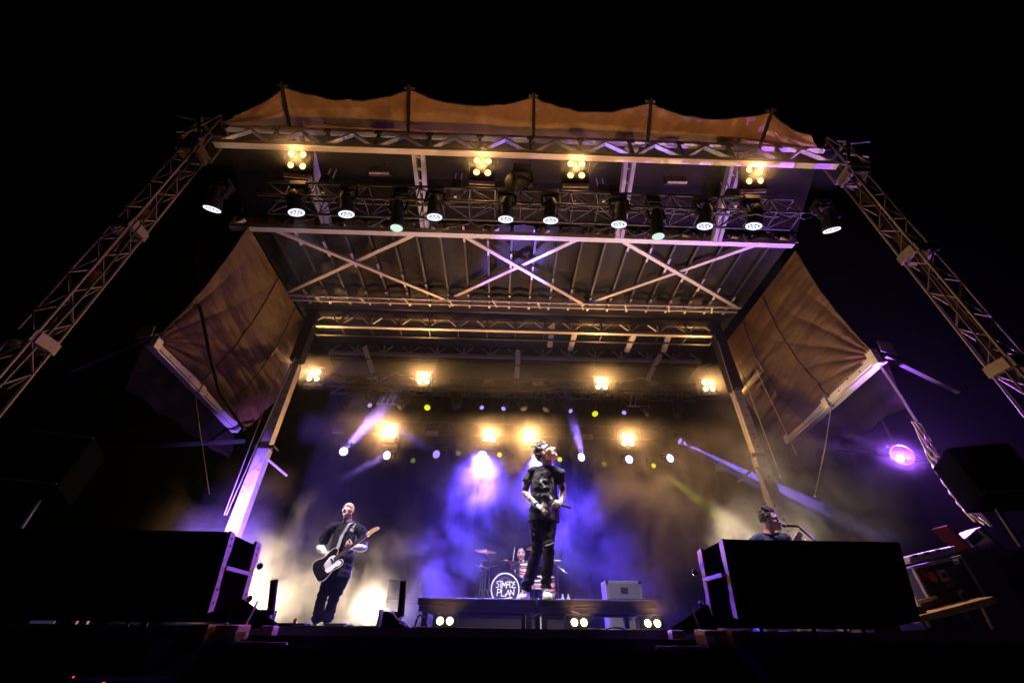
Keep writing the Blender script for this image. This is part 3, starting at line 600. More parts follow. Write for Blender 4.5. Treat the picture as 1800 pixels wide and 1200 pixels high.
# two narrow violet beams thrown to the right
bp = PY(1195, 775, 11.3); tgt = PY(1640, 985, 8.6)
moving_head(bp, tgt-bp, 'dark beam light at the right end of the lower rear row throwing violet beams', None, violet_dim, 0.10, 0.34, beam=dict(c=VB, w=45000, a=5.0, b=0.25, d=tgt-bp, r=0.03))
spot([o for o in COL.objects if o.name.startswith('moving_head_light')][-1], bp+V((-0.05, -0.05, -0.12)), PY(1640, 1010, 8.6)-bp, VB, 16000, 2.2, 0.3, 0.03)
# violet wash at the far right, and one hidden behind the left loudspeaker
pr = PY(1583, 806, 7.3)
r_ = moving_head(pr, (-0.35, -0.75, -0.3), 'violet wash light with round hood hanging at the right side of the stage', None, violet_emit, 0.065, 0.24, beam=dict(c=(0.36, 0.10, 1.0), w=2300, a=160, b=0.6, d=(-0.2, -0.5, 0.15)))
m = MB(); m.ringplate(pr+V((0.02, -0.05, 0.06)), (-0.2, -0.9, -0.1), 0.17, 0.19, 0.03, 26); m.build('hood', alu, r_, smooth=40)
rod('hanger', pr+V((0.1, 0.05, 0.3)), pr+V((0.25, 0.1, 4.2)), 0.02, black_truss, r_)
r_ = moving_head(V((-5.0, 7.6, DECK+0.42)), (-0.25, 0.85, 0.55), 'violet floor light standing behind the left loudspeaker', None, violet_emit, 0.15, 0.3, hang=False, beam=dict(c=(0.26, 0.12, 1.0), w=17000, a=66, b=0.7))
# ================================================================ floor blinders
for i, (x, y, Y, pw, dd) in enumerate(((782, 1092, 4.42, FLW, (0.05, -0.5, 0.85)), (1018, 1094, 4.42, FLW, (0, -0.5, 0.85)), (1147, 1096, 4.45, FLW, (-0.05, -0.5, 0.85)), (655, 1082, 9.5, FLW*2.3, (0.0, -0.9, 0.42)), (1352, 1089, 9.2, FLW*7.0, (0.0, -0.85, 0.5)), (428, 1066, 9.5, FLW*2.0, (0.85, -0.6, 0.3)))):
    p = PY(x, y, Y); p.z = max(p.z, DECK+0.07)
    rt_ = blinder(p, (dd[0], -1, 0.12), ('two lamp warm floor light in front of the left half of the platform', 'two lamp warm floor light in front of the right half of the platform', 'two lamp warm floor light at the right end of the platform', 'two lamp warm floor light in the smoke right of the guitarist', 'two lamp warm floor light behind the right loudspeaker', 'two lamp warm floor light behind the left loudspeaker')[i], 'floor blinders', pw*(1.7 if i < 3 else 1), warm_emit, 104 if i < 3 else (104, 118, 88)[i-3], (2, 1), 0.085 if i < 3 else 0.11, 0.030 if i < 3 else 0.043, aim=dd, col=CREAM if i > 2 else None)
    if p.z > DECK+0.14: rod('stand', (p.x, p.y+0.1, DECK), (p.x, p.y+0.1, p.z-0.06), 0.02, black_truss, rt_); m = MB(); m.lathe([(0, 0.12), (0.015, 0.12), (0.02, 0.03)], (p.x, p.y+0.1, DECK+0.001), (0, 0, 1), 20); m.build('stand_base', black_truss, rt_)
# ================================================================ loudspeakers at the front
gold_wood = M('gold_brown_rail', (0.42, 0.23, 0.09), 0.5, 0.1, 9, 0.35, 0.2, 50)
for s in (-1, 1):
    side = 'left' if s < 0 else 'right'
    xi = -1.76 if s < 0 else 1.50; xo = -3.25 if s < 0 else 2.68; bz, tz = 1.545, 1.985; yf, yr = 3.0, 3.42
    sp_ = thing('loudspeaker', 'wide black line array loudspeaker laid at the %s front edge of the stage' % side, 'loudspeaker', ((xi+xo)/2, 3.2, bz), 'front loudspeakers')
    a, b_ = (xo, xi) if s < 0 else (xi, xo)
    tk = 0.07*s       # the cabinet tapers towards the rear
    m = MB(); m.hexa([(a, yf+0.04, bz), (b_, yf+0.04, bz), (b_, yr, bz-0.04), (a, yr, bz-0.04)], [(a-0.02*(s < 0), yf-0.06, tz), (b_+0.02*(s > 0), yf-0.06, tz), (b_, yr, tz-0.02), (a, yr, tz-0.02)])
    m.build('cabinet', grille, sp_, bevel=0.012)
    m = MB(); nx = 40; rows = []
    for k in range(7):
        f = k/6; rows.append([(a+0.03+(b_-a-0.06)*i/nx, yf+0.035-0.10*f-0.014-0.012*math.sin(math.pi*i/nx), bz+0.03+(tz-bz-0.05)*f) for i in range(nx+1)])
    m.grid(rows); m.build('grille', grille, sp_, smooth=60)
    # rigging rails on the inner end, with a cross bar and pins
    xs = xi+0.012*(-s)
    for (y0, y1, w) in ((yf-0.02, yf+0.03, 0.06), (yr-0.05, yr-0.03, 0.075)):
        out = [(-w/2, 0.0), (w/2*0.8, 0.01), (w/2, 0.10), (w/2*0.55, 0.14), (w/2*0.6, 0.28), (w/2, 0.33), (w/2, 0.43), (-w/2, 0.44), (-w/2*0.9, 0.2)]
        m = MB(); m.prism(out, (0, 1, 0), (0, -0.16, 1), (xs, y1, bz+0.0), 0.02*(1)); o = m.build('rigging_rail', gold_wood, sp_)
        for zz in (0.05, 0.12, 0.36, 0.40):
            m = MB(); m.disc((xs+(0.0215 if s < 0 else -0.0215), y1-0.16*zz, bz+zz), (-s, 0, 0), 0.008, 8); m.build('pin_hole', black_cloth, sp_)
    bar('cross_bar', (xs-0.012*s, yf+0.02, bz+0.24), (xs-0.012*s, yr-0.1, bz+0.24), 0.025, 0.022, gold_wood, sp_)
    m = MB()
    for zz in (0.10, 0.30): m.ball((xs-0.02*s, yr+0.015, bz+zz), 0.022, None, 8, 6); m.tube((xs-0.02*s, yr-0.02, bz+zz), (xs-0.02*s, yr+0.03, bz+zz), 0.008)
    m.build('knob', black_plastic, sp_, smooth=40)
    for k, xx in enumerate((a+0.18, a+0.55, (a+b_)/2+0.25, b_-0.42)):
        rod('foot', (xx, yf+0.12+0.05*(k % 2), 1.432), (xx, yf+0.12+0.05*(k % 2), bz), 0.012, black_plastic, sp_)
    # sub bass stack in the pit beneath it
    for k in range(2):
        sb = thing('subwoofer', '%s black subwoofer in the dark pit under the %s loudspeaker' % (('lower', 'upper')[k], side), 'loudspeaker', ((xi+xo)/2, 3.1, 0.712*k), 'pit subwoofers')
        m = MB(); m.box(((xi+xo)/2, 3.1, 0.36+0.712*k), (abs(xo-xi)-0.1, 0.72, 0.705)); m.build('cabinet', grille, sb, bevel=0.015)
        m = MB(); m.box(((xi+xo)/2, 2.735, 0.36+0.712*k), (abs(xo-xi)-0.2, 0.015, 0.6)); m.build('grille', grille, sb)
    # wedge block and frame beside the inner foot of the loudspeaker
    x = xi - s*0.13; w = thing('rigging_block', 'tan and black rigging block on the stage lip beside the %s loudspeaker' % side, 'rigging', (x, 3.25, 1.43), 'rigging blocks')
    m = MB(); m.prism([(0, 0), (0.30, 0.0), (0.30, 0.03), (0.03, 0.16)], (-s, 0, 0), (0, 0, 1), (x+s*0.1, 3.30, 1.475), 0.03*(1 if s < 0 else -1)); m.build('wedge', grille, w)
    m = MB(); m.box((x-s*0.02, 3.12, 1.452), (0.17, 0.10, 0.075), frame((-s*0.3, 1, 0.05))); m.build('block', gold_wood, w, bevel=0.008)
    m = MB(); m.box((x+s*0.14, 3.10, 1.448), (0.11, 0.10, 0.085), frame((0.1, 1, 0.0))); m.build('block', gold_wood, w, bevel=0.008)
    m = MB(); m.box((x-s*0.24, 3.12, 1.462), (0.08, 0.08, 0.05)); m.build('block', gold_wood, w, bevel=0.008)
    m = MB(); m.box((x-s*0.06, 3.05, 1.445), (0.05, 0.01, 0.03)); m.build('sticker', white_paint, w)
    bar('strut', (x-s*0.03, 3.2, 1.40), (x-s*0.06, 3.24, 1.62), 0.01, 0.01, alu, w)
    m = MB(); m.bar((x-s*0.1, 3.0, 1.405), (x-s*0.42, 3.0, 1.400), 0.02, 0.012); m.build('tie_bar', alu, w)
# ================================================================ performer platform: two decks on legs
zt = 1.742; xa, xm, xe = PY(735, 1050, 4.6).x, PY(943, 1052, 4.6).x, PY(1153, 1055, 4.6).x
for k, (p, q) in enumerate(((xa, xm-0.006), (xm+0.006, xe))):
    r_ = thing('stage_platform', '%s half of the low black platform the singer stands on' % ('left', 'right')[k], 'platform', ((p+q)/2, 5.1, DECK), 'platform decks')
    m = MB(); m.box(((p+q)/2, 5.1, zt-0.03), (q-p, 1.0, 0.06)); m.build('deck', deck_mat, r_, bevel=0.006)
    m = MB(); m.box(((p+q)/2, 4.595, zt-0.024), (q-p-0.01, 0.014, 0.03)); m.build('front_trim', dark_steel, r_, bevel=0.003)
    for y in (4.64, 5.56): bar('frame_bar', (p+0.02, y, zt-0.085), (q-0.02, y, zt-0.085), 0.05, 0.045, black_truss, r_)
    for x in (p+0.03, q-0.03): bar('frame_bar', (x, 4.67, zt-0.085), (x, 5.53, zt-0.085), 0.05, 0.045, black_truss, r_)
    for x in (p+0.07, q-0.07):
        for y in (4.68, 5.52): bar('leg', (x, y, DECK), (x, y, zt-0.11), 0.05, 0.05, dark_steel, r_, (0, 1, 0))
# low equipment case under and behind the platform
cs = thing('low_case', 'low grey edged equipment case behind the platform legs', 'case', (0.3, 6.3, DECK))
m = MB(); m.box((0.25, 6.4, DECK+0.13), (1.5, 0.6, 0.25)); m.build('body', black_plastic, cs, bevel=0.01)
for z in (DECK+0.02, DECK+0.25): bar('edge_rail', (-0.5, 6.09, z), (1.0, 6.09, z), 0.02, 0.03, alu, cs)
for x in (-0.49, 0.99, 0.55): bar('edge_rail', (x, 6.085, DECK+0.036), (x, 6.085, DECK+0.234), 0.02, 0.03, alu, cs, (0, 1, 0))
# white cabinets at the rear right and rear left
def cabinet(cx, y, z0, w, h, label, group, body=None):
    c = thing('white_cabinet', label, 'cabinet', (cx, y, z0), group)
    m = MB(); m.box((cx, y+0.2, z0+h/2), (w, 0.4, h)); m.build('body', body or cab_body, c, bevel=0.015)
    m = MB(); m.box((cx, y-0.004, z0+h/2), (w-0.09, 0.012, h-0.09)); m.build('front_panel', cab_dark if body else cab_front, c, bevel=0.004)
    m = MB(); m.box((cx, y-0.014, z0+h*0.55), (0.13, 0.012, 0.08)); m.build('badge_plate', dark_steel, c)
    for sx in (-1, 1):
        for sz in (0, 1):
            m = MB(); m.box((cx+sx*(w/2-0.02), y-0.004, z0+0.022+sz*(h-0.044)), (0.045, 0.03, 0.045)); m.build('corner', dark_steel, c, bevel=0.004)
cab_front = M('pale_grille_cloth', (0.22, 0.215, 0.22), 0.8, 0, 30, 0.12); cab_body = M('cabinet_vinyl', (0.30, 0.29, 0.29), 0.6, 0, 12, 0.15); cab_dark = M('dimmed_grille_cloth', (0.06, 0.058, 0.055), 0.8, 0, 30, 0.12)
p = PY(1095, 1020, 8.2); wd = 0.62
cabinet(p.x, 8.2, DECK+0.001, wd, 0.46, 'lower white cabinet of the stack right of the platform', 'white cabinets'); cabinet(p.x, 8.2, DECK+0.463, wd, p.z-DECK-0.463, 'upper white cabinet of the stack right of the platform', 'white cabinets')
p = PY(712, 1018, 9.2); cabinet(p.x, 9.2, DECK+0.001, 0.6, 0.5, 'lower white cabinet darkened in colour as if dim in the smoke left of the platform', 'white cabinets', dark_steel); cabinet(p.x, 9.2, DECK+0.503, 0.6, p.z-DECK-0.503, 'upper white cabinet darkened in colour as if dim in the smoke left of the platform', 'white cabinets', dark_steel)  # left pair coloured dark to look faint in the smoke
for k, (x, Y, w, h, lab) in enumerate(((1330, 8.6, 1.3, 0.34, 'long pale cabinet seen under the right loudspeaker'), (1415, 8.9, 0.35, 0.32, 'small pale cabinet right of the leg under the right loudspeaker'), (1470, 7.9, 0.6, 0.3, 'grey cabinet at the right end under the right loudspeaker'), (1505, 6.4, 0.34, 0.3, 'dark screen like cabinet by cables right under the loudspeaker'), (270, 8.2, 1.3, 0.3, 'long pale cabinet seen under the left loudspeaker'), (390, 8.6, 0.7, 0.32, 'short pale cabinet at the inner end under the left loudspeaker'))):
    q = PY(x, 1085, Y); c = thing('floor_cabinet', lab, 'cabinet', (q.x, Y, DECK), 'floor cabinets'); m = MB(); m.box((q.x, Y+0.2, DECK+0.001+h/2), (w, 0.4, h)); m.build('body', white_paint if k != 3 else galv, c, bevel=0.015)
    m = MB(); m.box((q.x, Y-0.004, DECK+h/2), (w*0.9, 0.012, h*0.8)); m.build('front_panel', cab_front, c, bevel=0.004)
# ================================================================ effect cannons, boxes and cables on the lip
for i, (x, yt, yb2, xt) in enumerate(((472, 1037, 1092, 478), (703, 1040, 1092, 707))):
    Y = 3.72; b0 = PY(x, yb2, Y); t0 = PY(xt, yt, Y); b0.z = DECK+0.03
    c = thing('confetti_cannon', 'upright black tube cannon on the stage lip, %s one' % ('left', 'right')[i], 'cannon', (b0.x, Y, DECK), 'cannons')
    m = MB(); m.lathe([(0, 0.026), (0.22, 0.027), (0.23, 0.029), (0.2301, 0.022), (0.20, 0.02)], b0+V((0, 0, 0.045)), t0-b0, 18); m.build('barrel', black_plastic, c, smooth=35)
    m = MB(); m.tube(b0+V((0, 0, -0.03)), b0+V((0, 0, 0.05)), 0.012); m.build('stem', galv, c)
    m = MB(); m.box((b0.x, Y+0.02, DECK+0.016), (0.09, 0.09, 0.03)); m.build('base', black_plastic, c, bevel=0.006)
    bx_ = b0.x-0.07; c = thing('control_box', 'black control box with cables beside the %s cannon' % ('left', 'right')[i], 'control box', (bx_, Y+0.03, DECK), 'control boxes')
    m = MB(); m.box((bx_, Y+0.05, DECK+0.055), (0.13, 0.12, 0.105)); m.build('case', black_plastic, c, bevel=0.008)
    m = MB(); m.box((bx_-0.085, Y+0.02, DECK+0.05), (0.012, 0.10, 0.14 if i else 0.1)); m.build('end_plate', gold_wood, c)
    m = MB(); m.path([V((bx_+0.0+0.03*k, Y-0.08-0.012*math.sin(k), DECK+0.10-0.016*k+0.01*math.sin(2*k))) for k in range(8)], 0.006, 6); m.build('cable', galv, c, smooth=60)
def squiggle(x0, x1, y, amp, label, seed, r=0.008, hump=0.03):
    q = random.Random(seed); pts = []; n = 40
    ph = [q.uniform(0, 6) for _ in range(4)]
    for k in range(n+1):
        f = k/n; pts.append(V((x0+(x1-x0)*f+amp*0.5*math.sin(f*14+ph[0]), y+amp*math.sin(f*9+ph[1]), DECK+r+0.002+hump*max(0, math.sin(f*11+ph[2]))*max(0, math.sin(f*5+ph[3])))))
    m = MB(); m.path(pts, r, 6); o = m.build('floor_cable', rubber, smooth=60); tag(o, label, 'cable', 'floor cables')
squiggle(-1.55, -0.8, 3.8, 0.04, 'loose black cable loop right of the left cannon', 3, 0.008, 0.05); squiggle(-1.05, -0.15, 3.9, 0.05, 'black cable crossing the lip behind the right cannon', 5, 0.009, 0.04)
squiggle(-0.75, -0.45, 3.74, 0.03, 'tangled black cable between right cannon and platform', 9, 0.008, 0.09); squiggle(0.7, 1.4, 3.85, 0.03, 'black cable lying in front of the right platform half', 12); squiggle(2.2, 3.1, 4.1, 0.05, 'black cable loops right of the right loudspeaker', 21, 0.01, 0.12)
squiggle(-2.9, -2.0, 4.4, 0.05, 'black cable on the floor behind the left loudspeaker', 31, 0.012, 0.06)
pe = thing('pedal_unit', 'low black pedal unit with red knob by the guitarist', 'pedal', PY(520, 1095, 5.2))
q = PY(518, 1095, 4.2); m = MB(); m.box((q.x, 4.2, DECK+0.02), (0.22, 0.14, 0.035)); m.build('body', black_plastic, pe, bevel=0.006); m = MB(); m.lathe([(0, 0.016), (0.03, 0.014), (0.034, 0.008)], (q.x+0.02, 4.15, DECK+0.036), (0, 0, 1), 12); m.build('knob', M('red_plastic', (0.45, 0.02, 0.02), 0.4), pe, smooth=40)
q = PY(590, 1092, 6.0); pm = thing('floor_monitor_box', 'small black box at the guitarist feet', 'box', (q.x, 6.0, DECK)); m = MB(); m.box((q.x, 6.05, DECK+0.04), (0.22, 0.12, 0.075)); m.build('case', black_plastic, pm, bevel=0.01); m = MB(); m.box((q.x, 5.985, DECK+0.045), (0.15, 0.006, 0.04)); m.build('front_plate', dark_steel, pm)
# ================================================================ drum riser and kit
RZ2 = 1.93; YD = 9.7; xd = PY(888, 1030, YD).x
dr = thing('drum_riser', 'black drum riser behind the platform', 'platform', (xd+0.5, 10.4, DECK))
m = MB(); m.box((xd+0.5, 10.4, RZ2-0.05), (2.6, 2.0, 0.1)); m.build('deck', deck_mat, dr, bevel=0.006)
m = MB(); m.grid([[(xd-0.79+2.58*i/80, 9.405+0.012*math.sin(i*1.1), z) for i in range(81)] for z in (DECK+0.005, RZ2-0.1)]); m.build('skirt', black_cloth, dr, smooth=60)
chrome = M('chrome', (0.75, 0.75, 0.77), 0.16, 1.0); brass = M('cymbal_bronze', (0.62, 0.40, 0.16), 0.28, 0.9, 30, 0.2)
shell = M('white_drum_shell', (0.72, 0.70, 0.68), 0.35, 0, 3, 0.1); head_dark = M('drum_head_navy', (0.012, 0.012, 0.035), 0.4); ink = M('white_lettering', (0.85, 0.85, 0.85), 0.6); redstripe = M('red_stripe', (0.55, 0.03, 0.04), 0.5)
rb = 0.285; cb = V((xd, YD, RZ2+rb+0.02))
bd = thing('bass_drum', 'bass drum with white hand lettered band name on dark head', 'drum', (xd, YD, RZ2), None)
m = MB(); m.lathe([(0, rb*0.97), (0.42, rb*0.97)], cb, (0, 1, 0), 40); m.build('shell', shell, bd, smooth=40)
for y in (-0.02, 0.40): m = MB(); m.ringplate(cb+V((0, y+0.03, 0)), (0, -1, 0), rb*0.94, rb*1.03, 0.05, 44); m.build('hoop', shell, bd, smooth=40)
m = MB(); m.lathe([(0, 0.001), (0.001, rb*0.945), (0.012, rb*0.945)], cb+V((0, -0.014, 0)), (0, 1, 0), 40); dh = sub(m.build('drum_head', head_dark, bd))
def strokes(lines, w, o, sc_, mat, parent, name='lettering', t=0.003):
    m = MB(); hw = w/2
    for ln in lines:
        for (a, b_) in zip(ln[:-1], ln[1:]):
            a = V((a[0], a[1])); b2 = V((b_[0], b_[1])); dd = (b2-a); dd = dd.normalized() if dd.length > 1e-6 else V((1, 0)); n_ = V((-dd.y, dd.x))*hw; a2 = a-dd*hw*0.7; b3 = b2+dd*hw*0.7
            m.prism([tuple(a2-n_), tuple(b3-n_), tuple(b3+n_), tuple(a2+n_)], V((sc_, 0, 0)), V((0, 0, sc_)), o, t)
    return m.build(name, mat, parent)
S_ = [[(.18, 1), (.02, .92), (0, .72), (.16, .55), (.2, .3), (.08, .05), (-.04, .12)]]
def mv(L, x, y, sx, sy, sl=0.0): return [[(x+px*sx+py*sl, y+py*sy) for px, py in l] for l in L]
GL = {'S': S_, 'I': [[(.0, 1), (.24, .97)], [(.12, .97), (.1, 0)]], 'M': [[(0, 0), (.06, 1), (.2, .35), (.34, 1), (.38, 0)]], 'P': [[(0, 0), (.04, 1), (.26, .92), (.24, .55), (.03, .45)]], 'L': [[(.02, 1), (0, .05), (.24, .1)]],
      'E': [[(.26, 1), (.0, .85), (.22, .6), (.02, .5), (.03, .08), (.28, .12)]], 'A': [[(0, 0), (.16, 1), (.3, 0)], [(-.02, .35), (.36, .45)]], 'N': [[(0, 0), (.03, .9), (.26, .1), (.28, 1)]]}
ls = []; x = -0.62
for i, ch in enumerate('SIMPLE'): ls += mv(GL[ch], x, 0.08+0.03*math.sin(i*2), 0.82, 0.42); x += {'S': .25, 'I': .18, 'M': .40, 'P': .27, 'L': .21, 'E': .25}[ch]*0.82+0.012
x = -0.58
for i, ch in enumerate('PLAN'): ls += mv(GL[ch], x, -0.44+0.03*math.cos(i*2), 1.05, 0.42); x += 0.31
ls += [[(-0.15, -0.60), (0.5, -0.50)]]
strokes(ls, 0.062, cb+V((0, -0.0175, 0.0)), rb*0.98, ink, dh)
arc = [(0.60*math.cos(math.radians(a)), 0.70*math.sin(math.radians(a))) for a in range(40, 142, 6)]
strokes([arc], 0.09, cb+V((0, -0.0175, 0)), rb*0.98, ink, dh, 'arc_mark')
for k in range(8):
    a = k*math.pi/4+0.2; rod('tension_rod', cb+V((rb*1.05*math.cos(a), -0.03, rb*1.05*math.sin(a))), cb+V((rb*1.05*math.cos(a), 0.42, rb*1.05*math.sin(a))), 0.008, chrome, bd)
for sx in (-1, 1): rod('spur', cb+V((sx*rb*0.9, 0.1, -rb*0.3)), V((xd+sx*rb*1.25, YD-0.02, RZ2)), 0.009, chrome, bd)
def tom(px, py, Y, r, h, label, stand=False, tilt=(0, -0.25, 1), fl=False):
    c = PY(px, py, Y); dd = V(tilt).normalized(); o = c-dd*h/2; tt = thing('floor_tom' if fl else 'tom_drum', label, 'drum', (c.x, Y, RZ2), 'tom drums')
    m = MB(); m.lathe([(0, r), (h, r)], o, dd, 30); m.build('shell', shell, tt, smooth=40)
    for k in (0.25, 0.45, 0.75): m = MB(); m.ringplate(o+dd*h*k, dd, r*0.99, r*1.012, h*0.09, 30); m.build('stripe', redstripe, tt, smooth=40)
    for k in (0.0, 0.94): m = MB(); m.ringplate(o+dd*h*k, dd, r*0.98, r*1.05, h*0.07, 30); m.build('hoop', chrome, tt, smooth=40)
    m = MB(); m.disc(o+dd*(h+0.004), dd, r*0.97, 30); m.build('drum_head', shell, tt)
    for k in range(3): a = k*2.1; rod('leg', o+V((r*1.03*math.cos(a), r*1.03*math.sin(a), h*0.3)), V((o.x+r*1.15*math.cos(a), o.y+r*1.15*math.sin(a), RZ2)), 0.008, chrome, tt)
tom(927, 1003, 9.95, 0.165, 0.24, 'rack tom with red stripes above the bass drum'); tom(960, 1030, 10.1, 0.20, 0.36, 'floor tom behind the singer legs', fl=True); tom(945, 1026, 9.9, 0.17, 0.14, 'snare drum behind the bass drum')
def cymbal(px, py, Y, r, label, tilt, fx, extra=None):
    c = PY(px, py, Y); dd = V(tilt).normalized(); ct = thing('cymbal_stand', label, 'cymbal', (fx, Y, RZ2), 'cymbals')
    m = MB(); m.lathe([(0.0, r), (0.004, r), (0.016, r*0.6), (0.022, r*0.24), (0.036, r*0.19), (0.046, 0.012)], c, dd, 36); m.build('cymbal', brass, ct, smooth=50)
    m = MB(); m.tube(c-dd*0.03, c+dd*0.075, 0.007); m.ball(c+dd*0.06, 0.013, None, 8, 6); m.build('wing_nut', chrome, ct, smooth=50)
    top = V((fx, Y+0.02, c.z-0.12)); rod('boom', c-dd*0.02, top, 0.009, chrome, ct); rod('tube', top, (fx, Y+0.02, RZ2+0.3), 0.012, chrome, ct)
    m = MB(); m.box(top, (0.03, 0.03, 0.05)); m.box((fx, Y+0.02, RZ2+0.62), (0.035, 0.035, 0.05)); m.build('clutch', chrome, ct, bevel=0.005)
    for k in range(3): a = k*2.09+0.4; rod('leg', (fx, Y+0.02, RZ2+0.34), (fx+0.24*math.cos(a), Y+0.02+0.24*math.sin(a), RZ2+0.01), 0.008, chrome, ct)
cymbal(853, 969, 10.0, 0.24, 'tilted crash cymbal at upper left of the drum kit', (0.1, -0.30, 1), xd-0.34); cymbal(889, 987, 9.9, 0.235, 'flat ride cymbal in front of the drummer arm', (0.0, -0.04, 1), xd-0.42)
cymbal(944, 961, 10.2, 0.25, 'crash cymbal right of the drummer partly behind the singer', (-0.25, -0.35, 1), xd+0.95); cymbal(845, 996, 9.95, 0.16, 'small hi-hat cymbal at far left of the drum kit', (0.15, -0.1, 1), xd-0.52); cymbal(963, 992, 10.0, 0.2, 'low cymbal peeking out right of the singer legs', (-0.1, -0.1, 1), xd+1.05)
for i, (px, fx) in enumerate(((849, xd-0.47), (972, xd+1.12))):
    top = PY(px, 985, 10.0); st = thing('boom_stand', 'chrome microphone stand at the %s of the drum kit' % ('left', 'right')[i], 'stand', (fx, 10.0, RZ2), 'drum stands')
    rod('tube', (fx, 10.0, RZ2+0.02), (fx, 10.0, top.z), 0.011, chrome, st); rod('boom', (fx, 10.0, top.z-0.1), (fx-0.2+0.4*i, 9.9, top.z-0.25), 0.008, chrome, st)
    m = MB(); m.box((fx, 9.97, top.z), (0.16, 0.05, 0.03)); m.build('clip', alu, st, bevel=0.006)
    for k in range(3): a = k*2.09; rod('leg', (fx, 10.0, RZ2+0.2), (fx+0.2*math.cos(a), 10+0.2*math.sin(a), RZ2+0.01), 0.008, chrome, st)
for i, px in enumerate((989, 999)):
    q = PY(px, 1047, 8.0); w = thing('water_bottle', 'small clear water bottle behind the platform, %s one' % ('left', 'right')[i], 'bottle', (q.x, 8.0, DECK), 'water bottles')
    cl = M('clear_plastic', (0.75, 0.8, 0.9), 0.15)
    z0 = q.z-0.17
    m = MB(); m.lathe([(0, 0.03), (0.13, 0.032), (0.16, 0.016), (0.18, 0.012)], (q.x, 8.0, z0), (0, 0, 1), 14); m.build('body', cl, w, smooth=50)
    m = MB(); m.lathe([(0, 0.015), (0.018, 0.015)], (q.x, 8.0, z0+0.18), (0, 0, 1), 12); m.build('cap', ink, w, smooth=50)
    if i == 0:
        bt = thing('bottle_crate', 'low black crate the water bottles stand on', 'crate', (q.x+0.06, 8.0, DECK)); m = MB(); m.box((q.x+0.06, 8.05, (DECK+z0)/2), (0.36, 0.3, z0-DECK-0.002)); m.build('body', black_plastic, bt, bevel=0.01)
        for k in (0.3, 0.7): m = MB(); m.box((q.x+0.06, 7.895, DECK+(z0-DECK)*k), (0.34, 0.012, 0.03)); m.build('rib', black_plastic, bt)
# ================================================================ right side equipment
c0 = PY(1607, 997, 4.6); c1 = PY(1690, 977, 4.6); c2 = PY(1735, 1062, 4.6); c3 = PY(1652, 1082, 4.6)
fc = thing('flight_case', 'dark flight case with aluminium edges and stickers leaning at the right stage side', 'flight case', (c3+c2)/2)
ex = (c1-c0); wv = ex.length; ex.normalize(); ez = (c0-c3); hv = ez.length; ez.normalize(); en = ex.cross(ez).normalized()*-1
RM = Matrix((ex, en*-1, ez)).transposed(); cc = (c0+c1+c2+c3)/4
case_mat = M('dark_laminate', (0.045, 0.035, 0.05), 0.35, 0, 6, 0.4)
def cbox(lx, lz, w, h, dpt, off, name, mat, par, bv=0.004):
    m = MB(); m.box(cc+ex*lx+ez*lz+en*(off), (w, dpt, h), RM); return m.build(name, mat, par, bevel=bv)
fn = -1 if en.y > 0 else 1                                    # front normal points to the audience
en = en*fn
cbox(0, 0, wv, hv, 0.5, -0.25, 'body', case_mat, fc, 0.008)
for (lx, lz, w, h) in ((0, hv/2, wv+0.02, 0.028), (0, -hv/2, wv+0.02, 0.028), (-wv/2, 0, 0.028, hv-0.03), (wv/2, 0, 0.028, hv-0.03)): cbox(lx, lz, w, h, 0.03, -0.008, 'edge_strip', alu, fc)
for (lx, lz, w, h, mt) in ((-0.02, 0.09, 0.085, 0.10, alu), (0.05, -0.10, 0.06, 0.10, alu)):
    p_ = sub(cbox(lx*1.2, lz, w, h, 0.02, 0.006, 'latch', mt, fc)); m = MB(); m.box(cc+ex*lx*1.2+ez*lz+en*0.018, (w*0.6, 0.012, h*0.4), RM); m.build('latch_handle', dark_steel, p_)
m = MB(); m.lathe([(0, 0.045), (0.002, 0.045)], cc+ex*-0.14+ez*0.10+en*0.003, en, 20); o = m.build('sticker', M('orange_sticker', (0.55, 0.13, 0.05), 0.6), fc); o['label'] = 'round orange sticker'
cbox(-wv/2+0.07, 0.13, 0.07, 0.08, 0.003, 0.0035, 'sticker', M('red_sticker', (0.3, 0.03, 0.03), 0.6), fc, 0)
cbox(0.0, 0.005, 0.10, 0.035, 0.003, 0.0035, 'sticker', M('teal_sticker', (0.10, 0.16, 0.2), 0.6), fc, 0)
cbox(wv/2-0.09, 0.17, 0.06, 0.035, 0.02, 0.006, 'handle', alu, fc)
for k, lx in enumerate((-0.18, 0.12)): cbox(lx, -hv/2-0.05, 0.06, 0.08, 0.06, -0.1, 'caster', rubber, fc, 0.01)
lid = thing('case_lid', 'open pale case lid resting on top of the right flight case', 'case lid', c0)
for k in range(2): m = MB(); m.box((c0+c1)/2+ez*(0.035+0.035*k)+V((-0.12+0.02*k, 0.05, 0.0)), (wv*0.95, 0.3, 0.028), RM); m.build('panel', white_paint, lid, bevel=0.005)
for k in range(3): m = MB(); m.box((c0+c1)/2+ez*0.075+ex*(-0.22+0.14*k)+en*0.11+V((-0.1, 0, 0)), (0.05, 0.02, 0.025), RM); m.build('latch', dark_steel, lid)
q = PY(1640, 1068, 4.5); sc2 = thing('small_case', 'small open dark case with pale edges below the flight case', 'case', (q.x, 4.5, DECK))
m = MB(); m.box((q.x, 4.7, q.z-0.05), (0.24, 0.3, 0.2), RM); m.build('body', case_mat, sc2, bevel=0.008); m = MB(); m.box((q.x-0.10, 4.53, q.z-0.03), (0.02, 0.03, 0.24), RM); m.build('edge_strip', alu, sc2); m = MB(); m.box((q.x, 4.53, q.z+0.07), (0.22, 0.03, 0.018), RM); m.build('edge_strip', alu, sc2)
